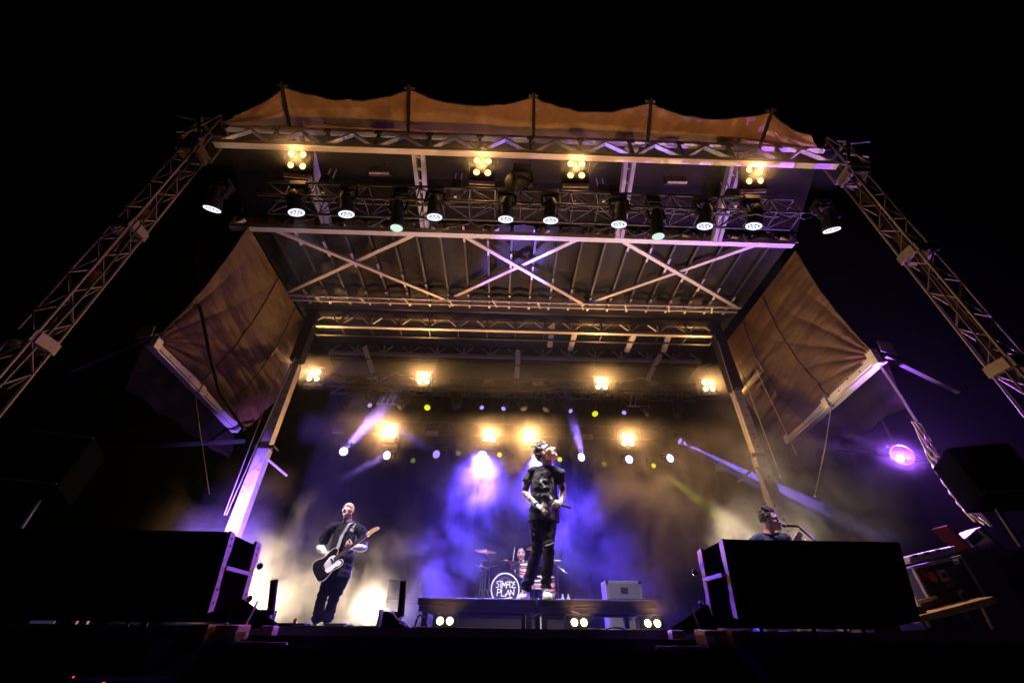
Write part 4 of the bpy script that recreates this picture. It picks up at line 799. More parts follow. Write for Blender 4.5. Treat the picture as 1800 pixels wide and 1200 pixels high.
q = PY(1700, 1085, 4.4); dt = thing('dolly', 'tan edged wheeled dolly under the right flight case', 'dolly', (q.x, 4.4, DECK)); m = MB(); m.box((q.x-0.1, 4.6, q.z+0.06), (0.85, 0.5, 0.05), RM); m.build('board', gold_wood, dt, bevel=0.006)
for k in (-1, 1): m = MB(); m.lathe([(-0.02, 0.045), (0.02, 0.045)], (q.x-0.1+k*0.3, 4.42, q.z-0.01-0.05*k), (0.2, 1, 0), 14); m.build('wheel', rubber, dt, smooth=40)
rod('handle_bar', PY(1727, 1068, 4.3), PY(1745, 1105, 4.3), 0.012, gold_wood, dt)
for i, (px, py, Y, sz, mt, lab) in enumerate(((1672, 945, 5.0, (0.03, 0.20, 0.26), M('dark_red_panel', (0.09, 0.002, 0.004), 0.8, spec=0.1), 'dark red panel leaning among gear at the right side'), (1700, 948, 5.0, (0.22, 0.2, 0.10), galv, 'pale grey box on the gear pile at the right side'), (1735, 955, 5.0, (0.04, 0.2, 0.34), dark_steel, 'dark upright board at the far right gear pile'))):
    q = PY(px, py, Y); o = thing('leaning_panel', lab, 'gear', q, 'right side gear'); m = MB(); m.box(q, sz, Matrix.Rotation(math.radians(-28), 3, 'Y')); m.build('panel', mt, o, bevel=0.006); m = MB(); m.box(q+V((0, -sz[1]/2-0.005, 0)), (sz[0]*0.8, 0.01, sz[2]*0.8), Matrix.Rotation(math.radians(-28), 3, 'Y')); m.build('inset', black_plastic, o)
gp = thing('gear_table', 'dark road trunk holding the gear pile at the right side', 'trunk', (6.0, 5.3, DECK)); m = MB(); m.box((6.2, 5.3, DECK+0.42), (1.3, 0.7, 0.82)); m.build('body', grille, gp, bevel=0.015)
for z in (DECK+0.03, DECK+0.82): bar('edge_strip', (5.55, 4.94, z), (6.85, 4.94, z), 0.02, 0.03, dark_steel, gp)
# cable bundle swooping down at the right
pts = [(1546, 642), (1585, 700), (1617, 752), (1640, 800), (1668, 845), (1700, 890), (1732, 925)]; P_ = [PY(x, y, 6.6-0.18*k) for k, (x, y) in enumerate(pts)]; Q = []
for k in range(len(P_)-1):
    for f in range(6): Q.append(P_[k].lerp(P_[k+1], f/6))
cb_ = thing('cable_bundle', 'mesh wrapped cable bundle swooping down from the right rail, lit violet', 'cable bundle', P_[0])
m = MB(); m.path(Q[:14], 0.012, 6); m.build('rope', white_paint, cb_, smooth=60); m = MB(); m.path([p+V((0.03, 0, 0.03)) for p in Q[:12]], 0.009, 6); m.build('rope', white_paint, cb_, smooth=60)
for k in range(6):
    m = MB(); m.path([p+V((0.06*math.cos(k*1.05+i*0.35)*(0.3+min(1, i/8)), 0.06*math.sin(k*1.05+i*0.35), 0.05*math.sin(k+i*0.6))) for i, p in enumerate(Q[11:])], 0.016, 6); m.build('strand', galv, cb_, smooth=60)
# dark hanging loudspeakers at both sides of the stage
for s, cpx, lab in ((-1, (88, 822), 'left'), (1, (1735, 840), 'right')):
    c = PY(*cpx, 4.9); r_ = thing('side_loudspeaker', 'dark side loudspeaker on a pole in the shadow at the %s' % lab, 'loudspeaker', c, 'side loudspeakers'); R_ = Matrix.Rotation(math.radians(s*-20), 3, 'Z') @ Matrix.Rotation(math.radians(-12), 3, 'X')
    m = MB(); m.box(c, (0.62, 0.5, 0.62), R_); m.build('cabinet', grille, r_, bevel=0.015); m = MB(); m.box(c+R_ @ V((0, -0.257, 0)), (0.54, 0.012, 0.54), R_); m.build('grille', grille, r_)
    for dz in (-0.295, 0.295): m = MB(); m.box(c+R_ @ V((0, -0.262, dz)), (0.60, 0.012, 0.014), R_); m.build('edge_strip', dark_steel, r_)
    rod('pole', c+V((0, 0.1, -0.33)), (c.x, c.y+0.1, DECK), 0.03, black_truss, r_)
    m = MB(); m.box((c.x, c.y+0.1, DECK+0.012), (0.5, 0.5, 0.02)); m.build('base_plate', dark_steel, r_)
q = PY(180, 1172, 2.0); pl = thing('pit_light_box', 'small dark box with glowing red pilot lamp in the pit', 'box', (q.x, 2.0, 0)); m = MB(); m.box((q.x, 2.12, q.z/2-0.02), (0.3, 0.2, q.z-0.04)); m.build('body', grille, pl, bevel=0.01)
m = MB(); m.ball((q.x+0.02, 2.015, q.z-0.05), 0.007, None, 8, 6); m.ball((q.x-0.10, 2.015, q.z-0.03), 0.003, None, 8, 6); m.build('pilot_lamp', red_emit, pl, smooth=60)
q = PY(20, 1020, 3.4); bl_ = thing('blue_edge_monitor', 'thin monitor edge glinting blue at the far left', 'monitor', (q.x, 3.5, DECK)); m = MB(); m.box((q.x, 3.6, q.z-0.05), (0.03, 0.3, 0.32), Matrix.Rotation(0.5, 3, 'Y')); m.build('panel', alu, bl_, bevel=0.004); m = MB(); m.box((q.x, 3.7, DECK+0.05), (0.2, 0.2, 0.1)); m.build('foot', black_plastic, bl_, bevel=0.004)
for i, px in enumerate((92, 133, 152)):
    q = PY(px, 1090, 5.0); st = thing('short_post', 'short warm lit post under the left loudspeaker, %s one' % ('left', 'middle', 'right')[i], 'post', (q.x, 5.0, DECK), 'short posts'); bar('tube', (q.x, 5.0, DECK), (q.x+0.03, 5.0, DECK+0.4), 0.04, 0.03, gold_wood, st, (0, 1, 0)); m = MB(); m.box((q.x, 5.0, DECK+0.008), (0.1, 0.1, 0.014)); m.build('foot', dark_steel, st)
# ================================================================ people
def solid(name, mb, mat, parent, voxel=0.008, it=3, disp=None, local=False):
    me = bpy.data.meshes.new('tmp'); me.from_pydata(mb.v, [], mb.f); ob = bpy.data.objects.new('tmp', me); link(ob)
    r = ob.modifiers.new('r', 'REMESH'); r.mode = 'VOXEL'; r.voxel_size = voxel
    if it: s_ = ob.modifiers.new('s', 'SMOOTH'); s_.factor = 0.5; s_.iterations = it
    dg = bpy.context.evaluated_depsgraph_get(); ev = ob.evaluated_get(dg); nm = bpy.data.meshes.new_from_object(ev); nm.name = name
    bpy.data.objects.remove(ob); bpy.data.meshes.remove(me)
    if disp:
        nn = [v.normal.copy() for v in nm.vertices]
        for v, n in zip(nm.vertices, nn): v.co = v.co + n*disp(v.co, n)
    nm.materials.clear(); nm.materials.append(mat); nm.shade_smooth()
    return put(name, nm, parent, local=local)
def skin_mat(name, base, tattoo=None):
    m = M(name, base, 0.5, 0, 14, 0.10, 0.05, 120); n = m.node_tree; b = n.nodes['Principled BSDF']
    b.inputs['Subsurface Weight'].default_value = 0.0
    if tattoo:   # dark ink motifs on the forearms: between two heights of the figure
        tc = n.nodes.new('ShaderNodeTexCoord'); no = n.nodes.new('ShaderNodeTexNoise'); no.inputs['Scale'].default_value = 26; no.inputs['Detail'].default_value = 3; n.links.new(tc.outputs['Object'], no.inputs['Vector'])
        th = n.nodes.new('ShaderNodeMapRange'); th.inputs[1].default_value = 0.46; th.inputs[2].default_value = 0.56; n.links.new(no.outputs[0], th.inputs[0])
        sx = n.nodes.new('ShaderNodeSeparateXYZ'); n.links.new(tc.outputs['Object'], sx.inputs[0])
        z1 = n.nodes.new('ShaderNodeMapRange'); z1.inputs[1].default_value = tattoo[0]; z1.inputs[2].default_value = tattoo[0]+0.02; n.links.new(sx.outputs[2], z1.inputs[0])
        z2 = n.nodes.new('ShaderNodeMapRange'); z2.inputs[1].default_value = tattoo[1]+0.02; z2.inputs[2].default_value = tattoo[1]; n.links.new(sx.outputs[2], z2.inputs[0])
        m1 = n.nodes.new('ShaderNodeMath'); m1.operation = 'MULTIPLY'; n.links.new(z1.outputs[0], m1.inputs[0]); n.links.new(z2.outputs[0], m1.inputs[1])
        m2 = n.nodes.new('ShaderNodeMath'); m2.operation = 'MULTIPLY'; n.links.new(m1.outputs[0], m2.inputs[0]); n.links.new(th.outputs[0], m2.inputs[1])
        mx = n.nodes.new('ShaderNodeMix'); mx.data_type = 'RGBA'; src = b.inputs['Base Color'].links[0].from_socket
        n.links.new(m2.outputs[0], mx.inputs['Factor']); n.links.new(src, mx.inputs[6]); mx.inputs[7].default_value = (0.07, 0.065, 0.06, 1); n.links.new(mx.outputs[2], b.inputs['Base Color'])
    return m
def print_mat(name, base, lo, hi, col, scale=9, thr=(0.5, 0.62), stretch=(1, 1, 0.5)):
    """dark cloth with a cracked pale print inside the box lo..hi (object space)"""
    m = M(name, base, 0.9, 0, 22, 0.2, 0.2, 160, spec=0.15); n = m.node_tree; b = n.nodes['Principled BSDF']
    tc = n.nodes.new('ShaderNodeTexCoord'); mp = n.nodes.new('ShaderNodeMapping'); mp.inputs['Scale'].default_value = stretch; no = n.nodes.new('ShaderNodeTexNoise'); no.inputs['Scale'].default_value = scale; no.inputs['Detail'].default_value = 6; no.inputs['Roughness'].default_value = 0.7
    n.links.new(tc.outputs['Object'], mp.inputs[0]); n.links.new(mp.outputs[0], no.inputs['Vector'])
    th = n.nodes.new('ShaderNodeMapRange'); th.inputs[1].default_value = thr[0]; th.inputs[2].default_value = thr[1]; n.links.new(no.outputs[0], th.inputs[0]); cur = th.outputs[0]
    sx = n.nodes.new('ShaderNodeSeparateXYZ'); n.links.new(tc.outputs['Object'], sx.inputs[0])
    for a in range(3):
        for (v, e) in ((lo[a], 0.03), (hi[a], -0.03)):
            r = n.nodes.new('ShaderNodeMapRange'); r.inputs[1].default_value = v; r.inputs[2].default_value = v+e; n.links.new(sx.outputs[a], r.inputs[0])
            q = n.nodes.new('ShaderNodeMath'); q.operation = 'MULTIPLY'; n.links.new(cur, q.inputs[0]); n.links.new(r.outputs[0], q.inputs[1]); cur = q.outputs[0]
    mx = n.nodes.new('ShaderNodeMix'); mx.data_type = 'RGBA'; src = b.inputs['Base Color'].links[0].from_socket
    n.links.new(cur, mx.inputs['Factor']); n.links.new(src, mx.inputs[6]); mx.inputs[7].default_value = (*col, 1); n.links.new(mx.outputs[2], b.inputs['Base Color'])
    return m
hair_dark = M('dark_brown_hair', (0.035, 0.02, 0.014), 0.45, 0, 60, 0.5, 0.6, 140); eye_white = M('eye_white', (0.75, 0.73, 0.70), 0.3); eye_dark = M('eye_dark', (0.02, 0.012, 0.01), 0.2); mouth_dark = M('mouth_dark', (0.10, 0.015, 0.018), 0.5); lip_mat = M('lip', (0.40, 0.16, 0.14), 0.45)
denim = M('dark_denim', (0.013, 0.013, 0.017), 0.9, 0, 18, 0.5, 0.3, 140, spec=0.1); black_jean = M('black_jeans', (0.010, 0.010, 0.014), 0.9, 0, 18, 0.4, 0.3, 140, spec=0.1); shoe_white = M('white_leather', (0.72, 0.70, 0.66), 0.5, 0, 25, 0.12, 0.1, 90); sole_mat = M('sole', (0.60, 0.58, 0.54), 0.7)
def hframe(f, roll=0.0):
    f = V(f).normalized(); s = f.cross(V((0, 0, 1))).normalized(); u = s.cross(f); 
    if roll: q = Matrix.Rotation(roll, 3, f); s = q @ s; u = q @ u
    return s, f, u
HK = [1.0]
def head_shapes(mb, c, f, roll=0.0, k=1.0, mouth=0.0):
    s, f, u = hframe(f, roll); R = Matrix((s, f, u)).transposed(); P = lambda a, b, d: V(c)+(s*a+f*b+u*d)*k
    mb.ball(P(0, -0.006, 0.035), (0.077*k, 0.097*k, 0.083*k), R, 20, 13)
    mb.ball(P(0, 0.020, -0.015), (0.068*k, 0.078*k, 0.085*k), R, 18, 12)
    mb.chain([P(-0.05, -0.005, -0.06), P(0, 0.058, -0.092-mouth*0.012), P(0.05, -0.005, -0.06)], [0.022*k, 0.027*k, 0.022*k], 12)
    mb.ball(P(0, 0.035, -0.07), (0.048*k, 0.055*k, 0.045*k), R)
    mb.ball(P(0, 0.073, -0.098-mouth*0.014), (0.022*k, 0.020*k, 0.018*k), R)
    mb.chain([P(0, 0.088, 0.018), P(0, 0.103, -0.012), P(0, 0.116, -0.033)], [0.009*k, 0.011*k, 0.013*k], 10); mb.ball(P(0.013, 0.098, -0.036), 0.010*k); mb.ball(P(-0.013, 0.098, -0.036), 0.010*k)
    for sg_ in (-1, 1):
        mb.chain([P(sg_*0.012, 0.088, 0.026), P(sg_*0.034, 0.084, 0.031), P(sg_*0.056, 0.062, 0.026)], [0.010*k, 0.0105*k, 0.009*k], 10)
        mb.ball(P(sg_*0.044, 0.062, -0.022), (0.022*k, 0.02*k, 0.02*k), R)
        mb.ball(P(sg_*0.079, -0.008, -0.008), (0.010*k, 0.020*k, 0.032*k), R, 10, 8); mb.chain([P(sg_*0.083, -0.022, 0.012), P(sg_*0.085, -0.010, 0.022), P(sg_*0.083, 0.006, 0.012)], [0.006*k]*3, 8)
    mb.chain([P(-0.022, 0.086, -0.056), P(0, 0.096, -0.053), P(0.022, 0.086, -0.056)], [0.006*k, 0.008*k, 0.006*k], 8); mb.chain([P(-0.02, 0.082, -0.070-mouth*0.02), P(0, 0.091, -0.073-mouth*0.024), P(0.02, 0.082, -0.070-mouth*0.02)], [0.007*k, 0.009*k, 0.007*k], 8)
    return P, R, s, f, u
def face_details(root, P, R, k, mouth, brow=True):
    for sg_ in (-1, 1):
        m = MB(); m.ball(P(sg_*0.032, 0.0765, 0.004), (0.0125*k, 0.013*k, 0.0078*k), R, 12, 8); e = sub(m.build('eye', eye_white, root, smooth=80))
        m = MB(); m.ball(P(sg_*0.033, 0.0870, 0.004), (0.0066*k, 0.005*k, 0.0066*k), R, 10, 6); m.build('iris', eye_dark, e, smooth=80)
        if brow: m = MB(); m.chain([P(sg_*0.014, 0.0985, 0.030), P(sg_*0.034, 0.094, 0.038), P(sg_*0.054, 0.076, 0.030)], [0.0045*k, 0.0055*k, 0.0035*k], 8); m.build('eyebrow', hair_dark, root, smooth=80)
    m = MB(); m.ball(P(0, 0.0915, -0.063-mouth*0.012), ((0.018+0.003*mouth)*k, 0.011*k, (0.0035+0.015*mouth)*k), R, 14, 9); m.build('mouth', mouth_dark if mouth > 0.2 else lip_mat, root, smooth=80)
def hand(mb, w, d, n, side, curl=0.5, k=1.0, thumb=0.6, point=False):
    """w wrist, d hand direction, n palm facing, side: +1 thumb on d x n side"""
    d = V(d).normalized(); n = (V(n)-d*V(n).dot(d)).normalized(); t = d.cross(n)*side; w = V(w)
    mb.chain([w, w+d*0.04*k, w+d*0.085*k], [(0.026*k, 0.020*k), (0.040*k, 0.017*k), (0.040*k, 0.014*k)], 14, up=n)
    for i, (o, L) in enumerate(((0.031, 0.078), (0.0105, 0.086), (-0.0105, 0.080), (-0.031, 0.064))):
        p = w+d*(0.085-abs(o)*0.15)*k+t*o*1.08*k; pts = [p]; a = 0.0; cc_ = curl*(0.35 if (point and i == 0) else 1.0)
        for q, sl in enumerate((0.44, 0.31, 0.25)):
            a += cc_*(0.75, 1.05, 0.8)[q]; dd = d*math.cos(a)+n*math.sin(a); dd = (dd+t*o*2.2*(1-cc_*0.5)).normalized(); p = p+dd*L*sl*k; pts.append(p)
        mb.chain(pts, [0.0098*k, 0.0092*k, 0.0084*k, 0.0072*k], 9)
    p = w+d*0.022*k+t*0.028*k; dd = (d*0.65+t*0.75+n*0.25).normalized(); p1 = p+dd*0.038*k; dd2 = (d*0.85+t*(0.5-0.6*thumb)+n*(0.2+0.6*thumb)).normalized(); p2 = p1+dd2*0.032*k; dd3 = (d*0.8+t*(0.3-0.7*thumb)+n*(0.3+0.5*thumb)).normalized()
    mb.chain([p, p1, p2, p2+dd3*0.022*k], [0.016*k, 0.0125*k, 0.0105*k, 0.0085*k], 10)
def folds(ax=(9, 9, 4), amp=0.008, s=0.0, fine=0.003, bands=None):
    def f(co, n):
        w = amp*noise.noise(V((co.x*ax[0]+s, co.y*ax[1], co.z*ax[2])))+fine*noise.noise(V((co.x*34, co.y*34, co.z*26+s)))
        if bands:
            for (z, h, a, fr) in bands:
                q = max(0, 1-abs(co.z-z)/h); w += a*q*math.sin(co.z*fr+3*noise.noise(V((co.x*11, co.y*11, co.z*5+s))))
        return w
    return f
def shoe(root, ankle, toe, mat, sol, floor, k=1.0):
    a = V(ankle); dd = V(toe)-a; dd.z = 0; dd.normalize(); sd = V((dd.y, -dd.x, 0)); z = floor
    m = MB(); B = lambda b, h: V((a.x, a.y, z+h))+dd*b
    m.chain([B(-0.055, 0.050), B(0.02, 0.055), B(0.10, 0.048), B(0.17, 0.040), B(0.205, 0.034)], [(0.036*k, 0.040), (0.040*k, 0.045), (0.047*k, 0.038), (0.048*k, 0.028), (0.036*k, 0.02)], 16, up=(0, 0, 1))
    m.chain([B(-0.005, 0.06), B(0.0, 0.125)], [(0.040, 0.045), (0.043, 0.048)], 14, up=tuple(dd))
    m.chain([B(0.03, 0.085), B(0.09, 0.075)], [0.03, 0.022], 12)
    sh = sub(solid('shoe', m, mat, root, 0.006, 3))
    out = [(-0.075, -0.03), (-0.03, -0.042), (0.08, -0.046), (0.17, -0.052), (0.225, -0.035), (0.238, 0), (0.225, 0.035), (0.17, 0.052), (0.08, 0.046), (-0.03, 0.042), (-0.075, 0.03), (-0.09, 0)]
    s_ = MB(); s_.prism(out, -sd if False else V((dd.x, dd.y, 0)), V((-dd.y, dd.x, 0)), V((a.x, a.y, z)), 0.032); s_.build('sole', sol, sh, bevel=0.006)
    for q in range(4): l_ = MB(); c = B(0.055+q*0.022, 0.108-q*0.0085); l_.chain([c-sd*0.022, c+V((0, 0, 0.006)), c+sd*0.022], [0.004]*3, 6); l_.build('lace', sol, sh, smooth=60)
def person(label, J, mats, hand_l, hand_r, face, feet=None, build=1.0, hem=None, sleeve=0.55, hairf=None, mouth=0.3, floor=DECK, long_sleeve=None, legw=1.0, jacket=False, legs=True, sit=False, shoes=True):
    base = V((J['pelvis'].x, J['pelvis'].y, floor)); root = thing('person', label, 'person', base); FC = V(J['facing']).normalized(); b = MB()
    pel, chest, nb, hc = J['pelvis'], J['chest'], J['neck'], J['head']; up = tuple(FC); w = build
    spine = [pel-V((0, 0, 0.06)), pel+V((0, 0, 0.06)), pel.lerp(chest, 0.55), chest, chest.lerp(nb, 0.55), nb]
    b.chain(spine, [(0.135*w, 0.10*w), (0.145*w, 0.105*w), (0.128*w, 0.095*w), (0.14*w, 0.100*w), (0.105*w, 0.075*w), (0.062, 0.060)], 18, up=up)
    hk = face[2] if len(face) > 2 else 1.04; P, R, s, f, u = head_shapes(b, hc, face[0], face[1], hk, mouth)
    b.chain([nb-V((0, 0, 0.02)), nb.lerp(P(0, -0.02, -0.06), 0.5), P(0, -0.015, -0.05)], [0.070, 0.062*hk, 0.060*hk], 14)
    for S, ha in (('l', hand_l), ('r', hand_r)):
        sh, el, wr = J['sh_'+S], J['el_'+S], J['wr_'+S]
        b.chain([nb.lerp(sh, 0.35)-V((0, 0, 0.065)), sh-V((0, 0, 0.012))], [0.036, 0.042], 12); b.chain([sh-V((0, 0, 0.012)), sh.lerp(el, 0.5), el, el.lerp(wr, 0.35), wr], [0.044*w, 0.050*w, 0.041*w, 0.043*w, 0.027], 14)
        hand(b, wr, *ha)
        if legs: b.chain([J['hip_'+S], J['hip_'+S].lerp(J['kn_'+S], 0.5), J['kn_'+S], J['kn_'+S].lerp(J['an_'+S], 0.35), J['an_'+S]], [0.078, 0.07, 0.052, 0.05, 0.036], 12)
    solid('body', b, mats['skin'], root, 0.0062, 2)
    face_details(root, P, R, hk, mouth)
    # shirt
    m = MB(); hz = hem if hem is not None else -0.10
    m.chain([pel+V((0, 0, hz+0.04)), pel+V((0, 0, 0.02)), pel.lerp(chest, 0.5), chest, chest.lerp(nb, 0.5), nb-V((0, 0, 0.045))], [(0.188*w, 0.150*w), (0.182*w, 0.142*w), (0.172*w, 0.135*w), (0.178*w, 0.132*w), (0.160*w, 0.112*w), (0.075, 0.066)], 22, up=up, caps=(0, 1))
    for S in 'lr':
        sh, el = J['sh_'+S], J['el_'+S]; e = sh.lerp(el, sleeve); m.chain([nb.lerp(sh, 0.3)-V((0, 0, 0.035)), nb.lerp(sh, 0.65)-V((0, 0, 0.02)), sh+V((0, 0, -0.006)), e], [0.062, 0.068, 0.070*w, 0.084*w], 16, caps=(1, 0))
    solid('jacket' if jacket else 'shirt', m, mats['shirt'], root, 0.009, 5, folds((8, 8, 5), 0.028, base.x, 0.008, [(pel.z+0.12, 0.2, 0.010, 55)]))
    cl = MB(); cl.ringplate(nb-V((0, 0, 0.018)), (FC*0.35+V((0, 0, 1))).normalized(), 0.060, 0.078, 0.022, 24); cl.build('collar', mats.get('collar', mats['shirt']), root, smooth=50)
    if long_sleeve:
        for S in 'lr':
            el, wr = J['el_'+S], J['wr_'+S]; m = MB(); m.chain([J['sh_'+S].lerp(el, 0.5), el, el.lerp(wr, 0.4), wr], [0.058, 0.056, 0.056, 0.038], 14); solid('undershirt_sleeve', m, long_sleeve, root, 0.008, 2, folds((14, 14, 14), 0.010, 3, 0.003))
    if legs:
        m = MB(); m.chain([pel-V((0, 0, 0.085)), pel+V((0, 0, 0.08))], [(0.158*w, 0.122*w), (0.15*w, 0.115*w)], 20, up=up)
        for S in 'lr':
            h, k_, a = J['hip_'+S], J['kn_'+S], J['an_'+S]; m.chain([h+V((0, 0, 0.02)), h.lerp(k_, 0.5), k_, k_.lerp(a, 0.4), a+V((0, 0, 0.01))], [0.098*w*(0.5+0.5*legw), 0.090*w*legw, 0.076*w*legw, 0.073*w*legw, 0.072*w*legw], 16, caps=(1, 0))
        kz = (J['kn_l'].z+J['kn_r'].z)/2; az = (J['an_l'].z+J['an_r'].z)/2
        solid('jeans', m, mats['jeans'], root, 0.008, 3, folds((10, 10, 8), 0.013, base.x+4, 0.004, [(kz, 0.14, 0.007, 75), (az+0.06, 0.13, 0.010, 85)]))
        bl = MB(); bl.chain([pel+V((0, 0, 0.055)), pel+V((0, 0, 0.085))], [(0.153*w, 0.117*w)]*2, 20, up=up); bl.build('belt', black_plastic, root, smooth=50)
        if shoes:
            for S in 'lr': shoe(root, J['an_'+S], J['toe_'+S], mats['shoe'], mats['sole'], floor)
    if hairf:
        m = MB(); hairf(m, P, s, f, u); solid('hair', m, mats.get('hair', hair_dark), root, 0.0065, 1, lambda co, n: 0.006*noise.noise(co*60)+0.004*noise.noise(co*110))
    return root, P, R
def curly(top=0.05, seed=1, back=1.0, amount=190):
    def fn(m, P, s, f, u):
        q = random.Random(seed); m.ball(P(0, -0.018, 0.045), (0.078, 0.093, 0.080), Matrix((s, f, u)).transposed(), 16, 10)
        for _ in range(amount):
            th = q.uniform(0, 2*math.pi); z = q.uniform(-0.45, 1); rr = math.sqrt(max(0, 1-z*z)); a, b_, d = rr*math.cos(th), rr*math.sin(th), z
            if b_ > 0.40 and d < 0.55: continue
            if d < -0.05 and b_ > -0.1: continue
            lift = top*max(0, d)**1.2
            m.ball(P(a*0.079, -0.010+b_*0.098, 0.036+d*0.084+lift*q.uniform(0.3, 1)), q.uniform(0.012, 0.024), None, 8, 6)
    return fn
# ---------------------------------------------------------------- the singer on the platform
def sg(x, y, dY=0.0): return PY(x, y, 5.05+dY)
zp = zt
J = dict(facing=(0.30, -0.95, 0), pelvis=sg(955, 905), chest=sg(957, 851), neck=sg(962, 819, -0.01), head=sg(960, 798, -0.03), sh_r=sg(932, 829, 0.0), el_r=sg(922, 866, 0.03), wr_r=sg(943, 887, -0.17), sh_l=sg(983, 831, -0.02), el_l=sg(990, 865, 0.07), wr_l=sg(986, 883, -0.13),
         hip_r=sg(944, 914, 0.02), kn_r=sg(945, 963, 0.10), an_r=sg(924, 1033, 0.20), toe_r=sg(912, 1047, -0.05), hip_l=sg(965, 914), kn_l=sg(965, 957, -0.10), an_l=sg(960, 1032, -0.05), toe_l=sg(964, 1046, -0.3))
for k in ('an_r', 'an_l'): J[k].z = zp+0.115
pb = J['pelvis']; mats = dict(skin=skin_mat('singer_skin', (0.52, 0.33, 0.25), (zp+0.80, zp+1.22)), shirt=print_mat('faded_black_tee', (0.045, 0.044, 0.050), (pb.x-0.05, pb.y-0.6, zp+0.82), (pb.x+0.14, pb.y+0.05, zp+1.28), (0.55, 0.54, 0.55), 16, (0.50, 0.60), (1, 1, 0.45)), jeans=denim, shoe=shoe_white, sole=sole_mat)
root, P, R = person('singer in dark printed tee and ripped black jeans looking up with microphone', J, mats, ((-0.45, -0.75, -0.35), (-0.55, 0.1, -0.6), -1, 0.95, 1.0, 0.9), ((0.62, -0.35, -0.55), (0.1, 0.35, -0.8), 1, 0.45, 1.0, 0.3, True), ((0.66, -0.50, 0.58), 0.06, 1.14), hairf=curly(0.045, 4, amount=300), mouth=0.55, floor=zp, sleeve=0.5, hem=-0.12, legw=0.86)
m = MB(); m.ringplate(J['wr_r'].lerp(J['el_r'], 0.10), J['wr_r']-J['el_r'], 0.026, 0.036, 0.03, 20); m.build('wristband', M('teal_wristband', (0.06, 0.32, 0.42), 0.4), root, smooth=40)
kk = J['kn_l']; m = MB(); m.chain([kk+V((-0.05, -0.063, -0.02)), kk+V((0, -0.082, -0.012)), kk+V((0.05, -0.060, 0.012))], [0.006, 0.008, 0.006], 8); m.build('knee_rip', M('frayed_denim', (0.28, 0.27, 0.28), 0.9), root, smooth=60)
a = J['wr_l']+V((-0.075, -0.035, -0.012)); b_ = J['wr_l']+V((0.10, -0.085, -0.075)); dd = (a-b_).normalized(); mic = thing('microphone', 'black handheld microphone in the singer hand', 'microphone', a)
m = MB(); m.lathe([(0, 0.011), (0.015, 0.0125), (0.15, 0.016), (0.165, 0.017)], b_, dd, 16); m.build('handle', black_plastic, mic, smooth=40); m = MB(); m.ball(b_+dd*0.187, 0.025, None, 14, 10); m.build('grille', dark_steel, mic, smooth=60); m = MB(); m.ringplate(b_+dd*0.172, dd, 0.015, 0.0265, 0.008, 18); m.build('ring', galv, mic, smooth=40)
# ---------------------------------------------------------------- the guitarist on the left
def gt(x, y, dY=0.0): return PY(x, y, 7.3+dY)
J = dict(facing=(-0.15, -1, 0), pelvis=gt(595, 1003), chest=gt(604, 946), neck=gt(611, 915, -0.01), head=gt(612, 897, -0.04), sh_r=gt(581, 929, 0.0), el_r=gt(562, 961, 0.08), wr_r=gt(571, 972, -0.20), sh_l=gt(634, 931), el_l=gt(641, 963, 0.03), wr_l=gt(619, 961, -0.21),
         hip_r=gt(583, 1012), kn_r=gt(567, 1046, -0.05), an_r=gt(555, 1096, 0.05), toe_r=gt(548, 1104, -0.3), hip_l=gt(604, 1012), kn_l=gt(588, 1048, -0.06), an_l=gt(573, 1096, 0.02), toe_l=gt(585, 1104, -0.3))
for k in ('an_r', 'an_l'): J[k].z = DECK+0.115
gp_ = J['pelvis']; mats = dict(skin=skin_mat('guitarist_skin', (0.58, 0.36, 0.29)), shirt=print_mat('black_tee_chest_mark', (0.013, 0.013, 0.020), (gp_.x+0.0, gp_.y-0.5, DECK+1.30), (gp_.x+0.13, gp_.y, DECK+1.46), (0.7, 0.7, 0.72), 26, (0.42, 0.52), (1, 1, 1)), jeans=black_jean, shoe=black_plastic, sole=rubber, collar=M('white_collar', (0.6, 0.6, 0.6), 0.8))
sleeve_white = M('white_sleeve', (0.68, 0.67, 0.68), 0.85, 0, 15, 0.12, 0.15, 100)
root, P, R = person('bald guitarist in black tee over white sleeves playing electric guitar', J, mats, ((-0.72, -0.25, 0.25), (0.2, 0.75, 0.35), -1, 0.9, 1.0, 0.2), ((0.75, -0.25, -0.35), (0.1, 0.75, -0.3), 1, 0.6, 1.0, 0.5), ((-0.22, -0.93, 0.22), 0.10, 1.08), mouth=0.45, floor=DECK, sleeve=0.75, hem=-0.14, long_sleeve=sleeve_white, build=1.05)
# guitar
gb = PY(577, 992, 7.04); gh = PY(659, 931, 6.98); ax = (gh-gb).normalized(); nrm = V((0.05, -1, 0.18)); nrm = (nrm-ax*nrm.dot(ax)).normalized(); ay = nrm.cross(ax); L_ = 0.80
gu = thing('electric_guitar', 'black electric guitar with white pickguard and maple headstock on the guitarist', 'guitar', gb)
body_o = [(-0.20, -0.06), (-0.19, -0.13), (-0.12, -0.165), (-0.03, -0.145), (0.03, -0.12), (0.09, -0.135), (0.165, -0.145), (0.20, -0.105), (0.185, -0.06), (0.15, -0.035), (0.15, 0.03), (0.19, 0.06), (0.20, 0.11), (0.15, 0.15), (0.07, 0.135), (0.0, 0.115), (-0.07, 0.14), (-0.14, 0.16), (-0.195, 0.12), (-0.21, 0.03)]
def smooth_outline(o, it=2):
    for _ in range(it):
        q = []
        for i in range(len(o)): a, c = o[i], o[(i+1) % len(o)]; q += [(a[0]*.75+c[0]*.25, a[1]*.75+c[1]*.25), (a[0]*.25+c[0]*.75, a[1]*.25+c[1]*.75)]
        o = q
    return o
